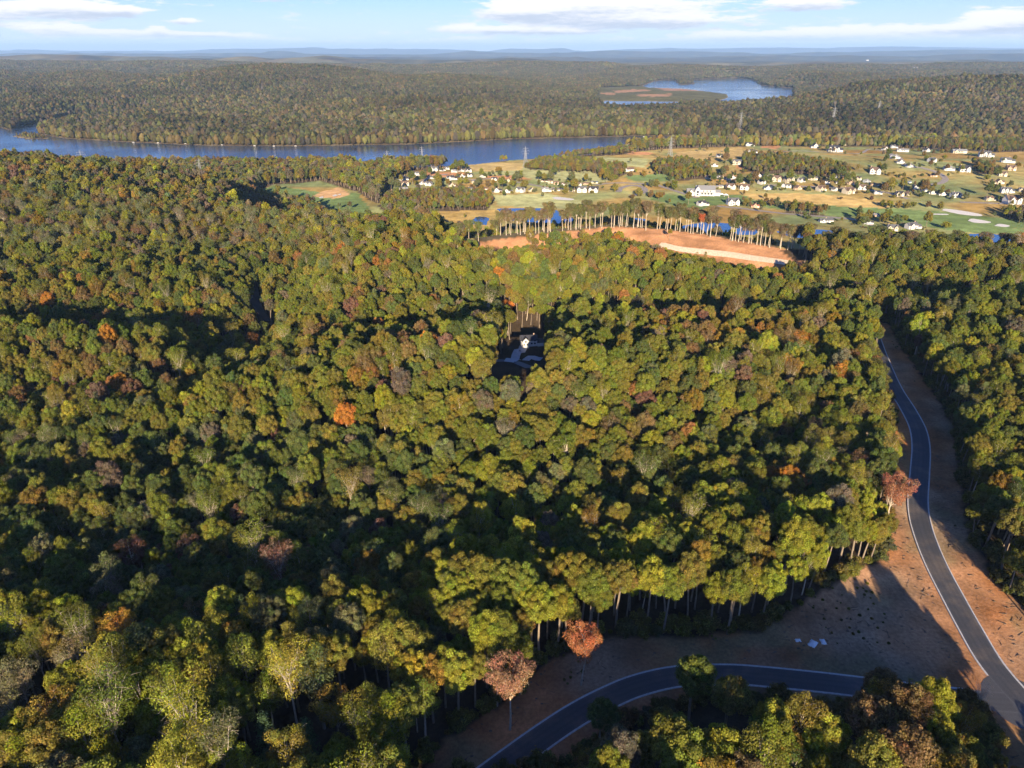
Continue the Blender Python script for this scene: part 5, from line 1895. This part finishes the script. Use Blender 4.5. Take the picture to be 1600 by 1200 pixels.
for k, (dx_, dy_) in enumerate(((209, 223.3), (247, 224.2), (290, 225.6), (347, 227.5), (398, 228.5), (428, 229.2), (462, 229), (1006, 214.5))):
    x, y = unproj(dx_, dy_, WATER_Z)
    t = bpy.data.objects.new('boat_dock', None)
    COL.objects.link(t)
    t.location = (x, y, WATER_Z)
    t.rotation_euler = (0, 0, .1 * (k % 3))
    t.scale = (.42, .42, .42)
    for nm, me in zip(('deck', 'roof', 'post_frame'), DM):
        obj(nm, me, t)
    tag(t, 'white roofed boat dock on the far bank, %s from the left' % ORD[k], 'dock', 'boat docks along the far bank')

# ------------------------------------------------------------------ the row of tall trees on the clay crest
ROWX = [(711, 384), (718, 383), (733, 381), (748, 379), (772, 367), (776, 367), (782, 368), (791, 367), (798, 367), (809, 366), (813, 366), (820, 366), (828, 365), (837, 364), (842, 364), (850, 363), (856, 363), (860, 363), (879, 362), (888, 360), (892, 360),
        (900, 359), (907, 358), (916, 357), (921, 358), (930, 356), (940, 356), (955, 355), (959, 356), (968, 356), (978, 355), (989, 356), (996, 356), (1003, 356), (1009, 360), (1026, 358), (1031, 358), (1042, 361), (1055, 361), (1062, 362), (1071, 362), (1075, 363),
        (1079, 365), (1083, 366), (1094, 366), (1098, 366), (1104, 367), (1109, 370), (1140, 375), (1143, 376), (1149, 377), (1153, 378), (1161, 379), (1168, 380), (1173, 380), (1183, 383), (1188, 384), (1195, 385), (1202, 387), (1219, 389), (1230, 390), (1261, 391)]
ROWR = [(1285, 398), (1300, 396), (1312, 400), (1325, 402), (1338, 409), (1346, 411), (1357, 399), (1366, 398), (1375, 412), (1392, 400), (1403, 402), (1414, 407), (1423, 406), (1430, 411), (1446, 400), (1458, 407), (1467, 411), (1478, 412), (1488, 402), (1497, 411),
        (1510, 412), (1519, 420), (1530, 410), (1545, 431), (1560, 408), (1575, 412), (1593, 412)]
BIG = {989, 1009, 1109, 1143, 1188, 856, 916}
rr = random.Random(31)
for k, (x_, y_) in enumerate(ROWX):
    x, y, z = ground_at(x_, y_, 5)
    y += rr.uniform(-2, 1.5)
    s = (1.02 if x_ in BIG else rr.uniform(.74, .94))
    tone = rr.choice([(0.150, 0.125, 0.052), (0.125, 0.118, 0.048), (0.165, 0.125, 0.066), (0.115, 0.122, 0.040)])
    if x_ == 1094:
        tone = (0.36, 0.115, 0.04)
    o = tree_object('tall_tree', 'tall', rr.randrange(40), x, y, hz1(x, y) - .3, s, rr.random() * 6.28, tone, rr.uniform(.95, 1.05))
    nm = 'orange-topped' if x_ == 1094 else ('broad-crowned' if x_ in BIG else 'narrow pale-trunked')
    tag(o, '%s tree in the row along the clay crest, %s from its %s end' % (nm, ORD[k] if k < 30 else ORD[len(ROWX) - 1 - k] if len(ROWX) - 1 - k < 30 else 'middle', 'left' if k < 30 else 'right'),
        'tree', 'tall trees along the clay crest')
back = sorted((rr.uniform(770, 1262), rr.uniform(5, 17)) for _ in range(46))
for k, (x_, off) in enumerate(back):
    yp = float(np.interp(x_, [a for a, b2 in ROWX], [b2 for a, b2 in ROWX]))
    x, y, z = ground_at(x_, yp + 1, 5)
    y += off
    o = tree_object('tall_tree', 'tall', rr.randrange(40), x, y, hz1(x, y) - .3, rr.uniform(.6, .86), rr.random() * 6.28, rr.choice([(0.125, 0.115, 0.048), (0.10, 0.105, 0.040), (0.14, 0.11, 0.06)]), rr.uniform(.9, 1.0))
    q_ = k if k < 23 else len(back) - 1 - k
    tag(o, 'slender tree in the rank behind the clay crest row, %s from its %s end' % (ORD[q_], 'left' if k < 23 else 'right'), 'tree', 'tall trees along the clay crest')
for k, (x_, y_) in enumerate(ROWR):
    x, y, z = ground_at(x_, y_, -5)
    o = tree_object('tall_tree', 'tall', rr.randrange(40), x, y, z - .3, rr.uniform(.72, .92), rr.random() * 6.28,
                    (0.38, 0.16, 0.04) if x_ == 1593 else rr.choice([(0.12, 0.115, 0.05), (0.10, 0.115, 0.045), (0.15, 0.12, 0.065)]), 1.0)
    tag(o, '%s tree on the shaded slope below the ponds, %s from the left' % ('orange' if x_ == 1593 else 'thin olive', ORD[k]), 'tree', 'trees on the shaded right slope')
o = tree_object('broad_tree', 'broad', 3, *ground_at(1046, 376, 5), .55, 1.0, (0.24, 0.17, 0.03))
tag(o, 'yellow bushy tree alone on the clay bank in front of the tall row', 'tree')

# ------------------------------------------------------------------ single trees of the golf course and gardens
GARDEN = [(779, 271, 12), (808, 282, 14), (813, 279, 12), (686, 291, 11), (700, 288, 9), (719, 288, 10), (728, 288, 10), (737, 297, 9), (747, 290, 12), (752, 299, 10), (762, 292, 10), (771, 290, 9), (801, 292, 12), (822, 290, 9),
          (884, 303, 10), (889, 286, 7), (961, 300, 12), (998, 307, 13), (988, 311, 8), (1006, 276, 11), (985, 276, 9), (948, 280, 12), (955, 284, 11), (940, 278, 12), (962, 282, 9), (1017, 293, 11), (1025, 292, 11), (1043, 294, 10), (1053, 297, 13),
          (1017, 309, 10), (1029, 312, 12), (1046, 283, 9), (1058, 281, 8), (1175, 290, 9), (1168, 282, 8), (1165, 322, 10), (1191, 324, 10), (1205, 322, 11), (1213, 323, 11), (1210, 298, 7), (1222, 298, 6), (1262, 299, 6), (1314, 312, 5), (1361, 313, 7),
          (1378, 323, 9), (1389, 325, 10), (1403, 326, 10), (1417, 326, 9), (1425, 325, 9), (1450, 324, 9), (1468, 327, 9), (1477, 358, 11), (1508, 312, 11), (1440, 308, 8), (1349, 352, 13), (1356, 344, 12), (1343, 349, 12), (1380, 350, 13), (1385, 343, 12),
          (1398, 347, 8), (1412, 347, 9), (1500, 262, 8), (1527, 266, 13), (1534, 269, 13), (1541, 271, 11), (1548, 273, 11), (1475, 250, 9), (1446, 251, 9), (1443, 244, 9), (1470, 241, 11), (1478, 238, 12), (1483, 234, 12), (1540, 233, 11), (1548, 236, 12), (1560, 238, 11),
          (1541, 282, 9), (1549, 292, 8), (1555, 300, 8), (1590, 262, 9), (1460, 292, 7), (1487, 312, 6), (1396, 272, 5), (1388, 275, 6), (1405, 276, 5), (1412, 275, 5), (1268, 262, 9), (1338, 292, 8), (1357, 298, 8), (1392, 298, 10), (1385, 292, 9), (1305, 285, 7)]
M_ = JOINED['mid'] + JOINED['midloose']
PROTO['garden'] = []
for i in range(3):
    V, Fl, col, C, RR = make_crown('g', 1200 + i, 4.6, 5.2, 6.2, 16, 1.9, 900, .8, 'tall', True)
    tV, tF = make_trunk(1200 + i, 3.2, [tuple(c) for c in C[:6]], .3)
    PROTO['garden'].append((trunk_mesh('garden_trunk', tV, tF, M_BARK), mesh_np('garden_crown', V, Fl, M_LEAF, col=col)))
garden = []
for k, (x_, y_, h) in enumerate(GARDEN):
    x, y, z = ground_at(x_, y_, -45)
    ci_ = 'dusky red' if x_ == 1361 else rr.choice(['green', 'deep green', 'olive', 'yellow-green', 'sage green', 'olive', 'golden', 'tan brown'])
    o = tree_object('garden_tree', 'garden', k, x, y, z - .2, h / 10.5, rr.random() * 6.28, np.array(PAL[ci_]) * rr.uniform(.85, 1.15), rr.uniform(.9, 1.15))
    garden.append((o, x_, y_ - 4, ci_, 'garden', 1))

# small trees and shrubs round the houses
rs = np.random.default_rng(8)
hx_ = np.array([h for h in HOUSES if 225 < h[1] < 370], float)
bx, by = [], []
for (x_, y_) in hx_:
    wx, wy, wz = ground_at(x_, y_, -40)
    for _ in range(rs.integers(3, 7)):
        a = rs.uniform(0, 6.28)
        rr_ = rs.uniform(13, 26)
        bx.append(wx + math.cos(a) * rr_)
        by.append(wy + math.sin(a) * rr_ + 5)
bx, by = np.array(bx), np.array(by)
bz = gheight(bx, by)
ok = np.ones(len(bx), bool)
for pw in ponds_w:
    ok &= poly_dist(bx, by, pw) > 4
bx, by, bz = bx[ok], by[ok], bz[ok]
cols = np.array([PAL[k] for k in ('green', 'deep green', 'olive', 'sage green', 'tan brown', 'deep green')])
mass('garden_shrubs', None, [m2 for m2 in JOINED['low']] + JOINED['mid'][:2], bx, by, bz - .2, np.where(rs.random(len(bx)) < .5, rs.uniform(.5, 1.3, len(bx)), rs.uniform(.28, .5, len(bx))), np.ones(len(bx)), rs.uniform(0, 6.28, len(bx)),
     rs.integers(0, 5, len(bx)), cols[rs.integers(0, 6, len(bx))], 'shrubs and small trees planted round the valley houses', 'shrubs')

# low undergrowth along the woodland edges beside the cleared strip
rs = np.random.default_rng(3)
X, Y = scatter(100, 470, 3.0, rs)
Z = height(X, Y)
px, py, d = project(X, Y, Z)
edge = in_any(px, py, BARE)
near_edge = np.zeros(len(X), bool)
for ox, oy in ((22, 0), (-22, 0), (0, 16), (0, -16)):
    near_edge |= in_any(px + ox, py + oy, BARE)
k1 = (~edge) & near_edge
spot = (edge & (fbm(X, Y, 18, 3, 303) > 0.34) & (np.minimum(line_dist(X, Y, lineA), line_dist(X, Y, lineB)) > 9) & (rs.random(len(X)) < .5) & ~((px > 1390) & (py > 850)))
k1 = (k1 | spot) & (px > -50) & (px < 1700)
i = np.nonzero(k1)[0]
ci, tint = pick_colours(X[i], Y[i], px[i], py[i], rs)
tint = tint * .5 + np.array((0.07, 0.055, 0.03)) * .6
mass('undergrowth', None, JOINED['low'], X[i], Y[i], Z[i] - .2, np.where(spot[i], rs.uniform(.08, .2, len(i)), rs.uniform(.25, 1.25, len(i))), np.ones(len(i)), rs.uniform(0, 6.28, len(i)), rs.integers(0, 3, len(i)), tint,
     'low bushes and saplings along the foot of the woodland edge', 'undergrowth')

# felled sticks and roots lying on the cleared clay
q = MB()
rg = random.Random(77)
npl = 0
while npl < 420:
    x, y = rg.uniform(-40, 190), rg.uniform(120, 330)
    pxx, pyy, _ = project(np.array([x]), np.array([y]), np.array([0.0]))
    if not in_any(pxx, pyy, BARE)[0]:
        continue
    if min(line_dist(np.array([x]), np.array([y]), lineA)[0], line_dist(np.array([x]), np.array([y]), lineB)[0]) < 5.5:
        continue
    z = hz1(x, y)
    a = rg.random() * 6.28
    L = rg.uniform(.5, 2.2)
    r_ = rg.uniform(.04, .11)
    q.bar((x, y, z + r_), (x + math.cos(a) * L, y + math.sin(a) * L, hz1(x + math.cos(a) * L, y + math.sin(a) * L) + r_ + rg.uniform(0, .3)), r_, r_ * .5, 4)
    if rg.random() < .5:
        s = rg.uniform(.2, .5)
        q.box(x - s, x + s * .6, y - s * .5, y + s * .5, z - .2, z + rg.uniform(.05, .18))
    npl += 1
o = q.build('brushwood', plain_mat('brushwood', (0.13, 0.09, 0.06), .95, .3, 1.0))
tag(o, 'sticks, roots and clods strewn over the cleared clay verges', 'debris', kind='stuff')

# white plastic sheets dumped on the clearing
for k, (x_, y_, w_) in enumerate(((1247, 1001, 1.7), (1270, 1006, 3.0), (1286, 1003, 2.2))):
    x, y, z = ground_at(x_, y_)
    rg = random.Random(k)
    n = 9
    vs, fs = [], []
    for a in range(n):
        for b2 in range(n):
            u_, v_ = a / (n - 1) - .5, b2 / (n - 1) - .5
            rim = max(abs(u_), abs(v_)) * 2
            vs.append((u_ * w_ * rg.uniform(.9, 1.1), v_ * w_ * .7 * rg.uniform(.9, 1.1), .05 + (1 - rim ** 2) * w_ * .16 + rg.uniform(0, .18) * (rim < .99)))
    for a in range(n - 1):
        for b2 in range(n - 1):
            fs.append((a * n + b2, (a + 1) * n + b2, (a + 1) * n + b2 + 1, a * n + b2 + 1))
    me = bpy.data.meshes.new('plastic_sheet')
    me.from_pydata(vs, [], fs)
    me.materials.append(M_TRIM)
    o = obj('plastic_sheet', me)
    o.location = (x, y, z + .02)
    o.rotation_euler = (0, 0, k * .8)
    tag(o, 'crumpled white plastic sheet on the bare clearing, %s of three' % ('leftmost and smallest', 'middle and widest', 'rightmost')[k], 'plastic sheet', 'white sheets on the clearing')

# mailbox at the foot of the drive
x, y, z = ground_at(777, 557)
t = bpy.data.objects.new('mailbox', None)
COL.objects.link(t)
t.location = (x, y, z)
q = MB()
q.box(-.25, .25, -.25, .25, -.5, 1.5)
q.build('post', M_TRIM, t)
q = MB()
q.box(-.35, .35, -.6, .6, 1.5, 2.0)
q.build('box', M_TRIM, t)
tag(t, 'white mailbox on a post beside the shaded street below the white house', 'mailbox')


# ------------------------------------------------------------------ labels that single out each tree
def name_all(items, marks, group):
    cells = {}
    for it in items:
        o, qx, qy, cn, key, s = it
        best = min(marks, key=lambda m: (m[0] - qx) ** 2 + (m[1] - qy) ** 2)
        ang = math.degrees(math.atan2(-(qy - best[1]), qx - best[0])) % 360
        dirs = ['right of', 'above and right of', 'above', 'above and left of', 'left of', 'below and left of', 'below', 'below and right of']
        dr = dirs[int(((ang + 22.5) % 360) // 45)]
        dist = math.hypot(best[0] - qx, best[1] - qy)
        cells.setdefault((best[2], dr), []).append((dist, it))
    form = {'broad': 'round-crowned', 'loose': 'loose-crowned', 'thin': 'sparse', 'rust': 'spreading', 'garden': 'small', 'pine': 'feathery'}
    for (mk, dr), lst in cells.items():
        lst.sort(key=lambda q: q[0])
        for k, (dist, (o, qx, qy, cn, key, s)) in enumerate(lst):
            tag(o, '%s %s tree, %s %s %s' % (cn, form[key], ORD[k], dr, mk), 'tree', group)


MARKS = [(904, 985, 'the lone orange-red verge tree'), (806, 1062, 'the pinkish rust edge tree'), (1392, 760, 'the rust-red roadside tree'), (190, 980, 'the golden orange tree'), (1085, 1060, 'the tree hiding the road bend'),
         (1538, 1060, 'the bare junction tree'), (570, 1085, 'the bare grey tree'), (460, 1140, 'the foreground pines'), (125, 1020, 'the thin leaning tree'), (35, 1080, 'the pale left-edge trees'),
         (1265, 1003, 'the white plastic sheets'), (1440, 690, 'the upper road bend'), (1200, 1120, 'the middle of the lower strip'), (700, 900, 'the dark hollow'), (330, 860, 'the shaded left slope'), (1000, 900, 'the straight forest edge'),
         (1530, 820, 'the right-hand wood'), (300, 1150, 'the bottom left corner wood')]
name_all(TREES, MARKS, 'trees of the near woodland')
MARKG = [(1095, 300, 'the clubhouse'), (1290, 345, 'the lone grey-roofed house'), (1395, 355, 'the houses between the ponds'), (1500, 332, 'the long bunker'), (1540, 372, 'the big pond'), (1178, 322, 'the red-roofed house'), (780, 268, 'the small meadow'),
         (700, 285, 'the left estate'), (870, 300, 'the pale fairway row'), (985, 298, 'the round car park'), (1440, 262, 'the winding road'), (1535, 245, 'the big upper right house'), (1330, 288, 'the dense houses'), (1570, 300, 'the right edge houses')]
name_all(garden, MARKG, 'garden and fairway trees')

# ------------------------------------------------------------------ haze
if HAZE:
    q = MB()
    q.box(-52000, 52000, -3000, 52000, -70, 440)
    m, b = new_mat('haze')
    v = b.n('ShaderNodeVolumePrincipled', {'Color': (0.42, 0.66, 1.0, 1), 'Density': 3.0e-5, 'Anisotropy': 0.0})
    v.inputs['Absorption Color'].default_value = (0, 0, 0, 1)
    b.n('ShaderNodeOutputMaterial', {1: v.outputs[0]})
    o = q.build('haze', m)
    tag(o, kind='stuff')
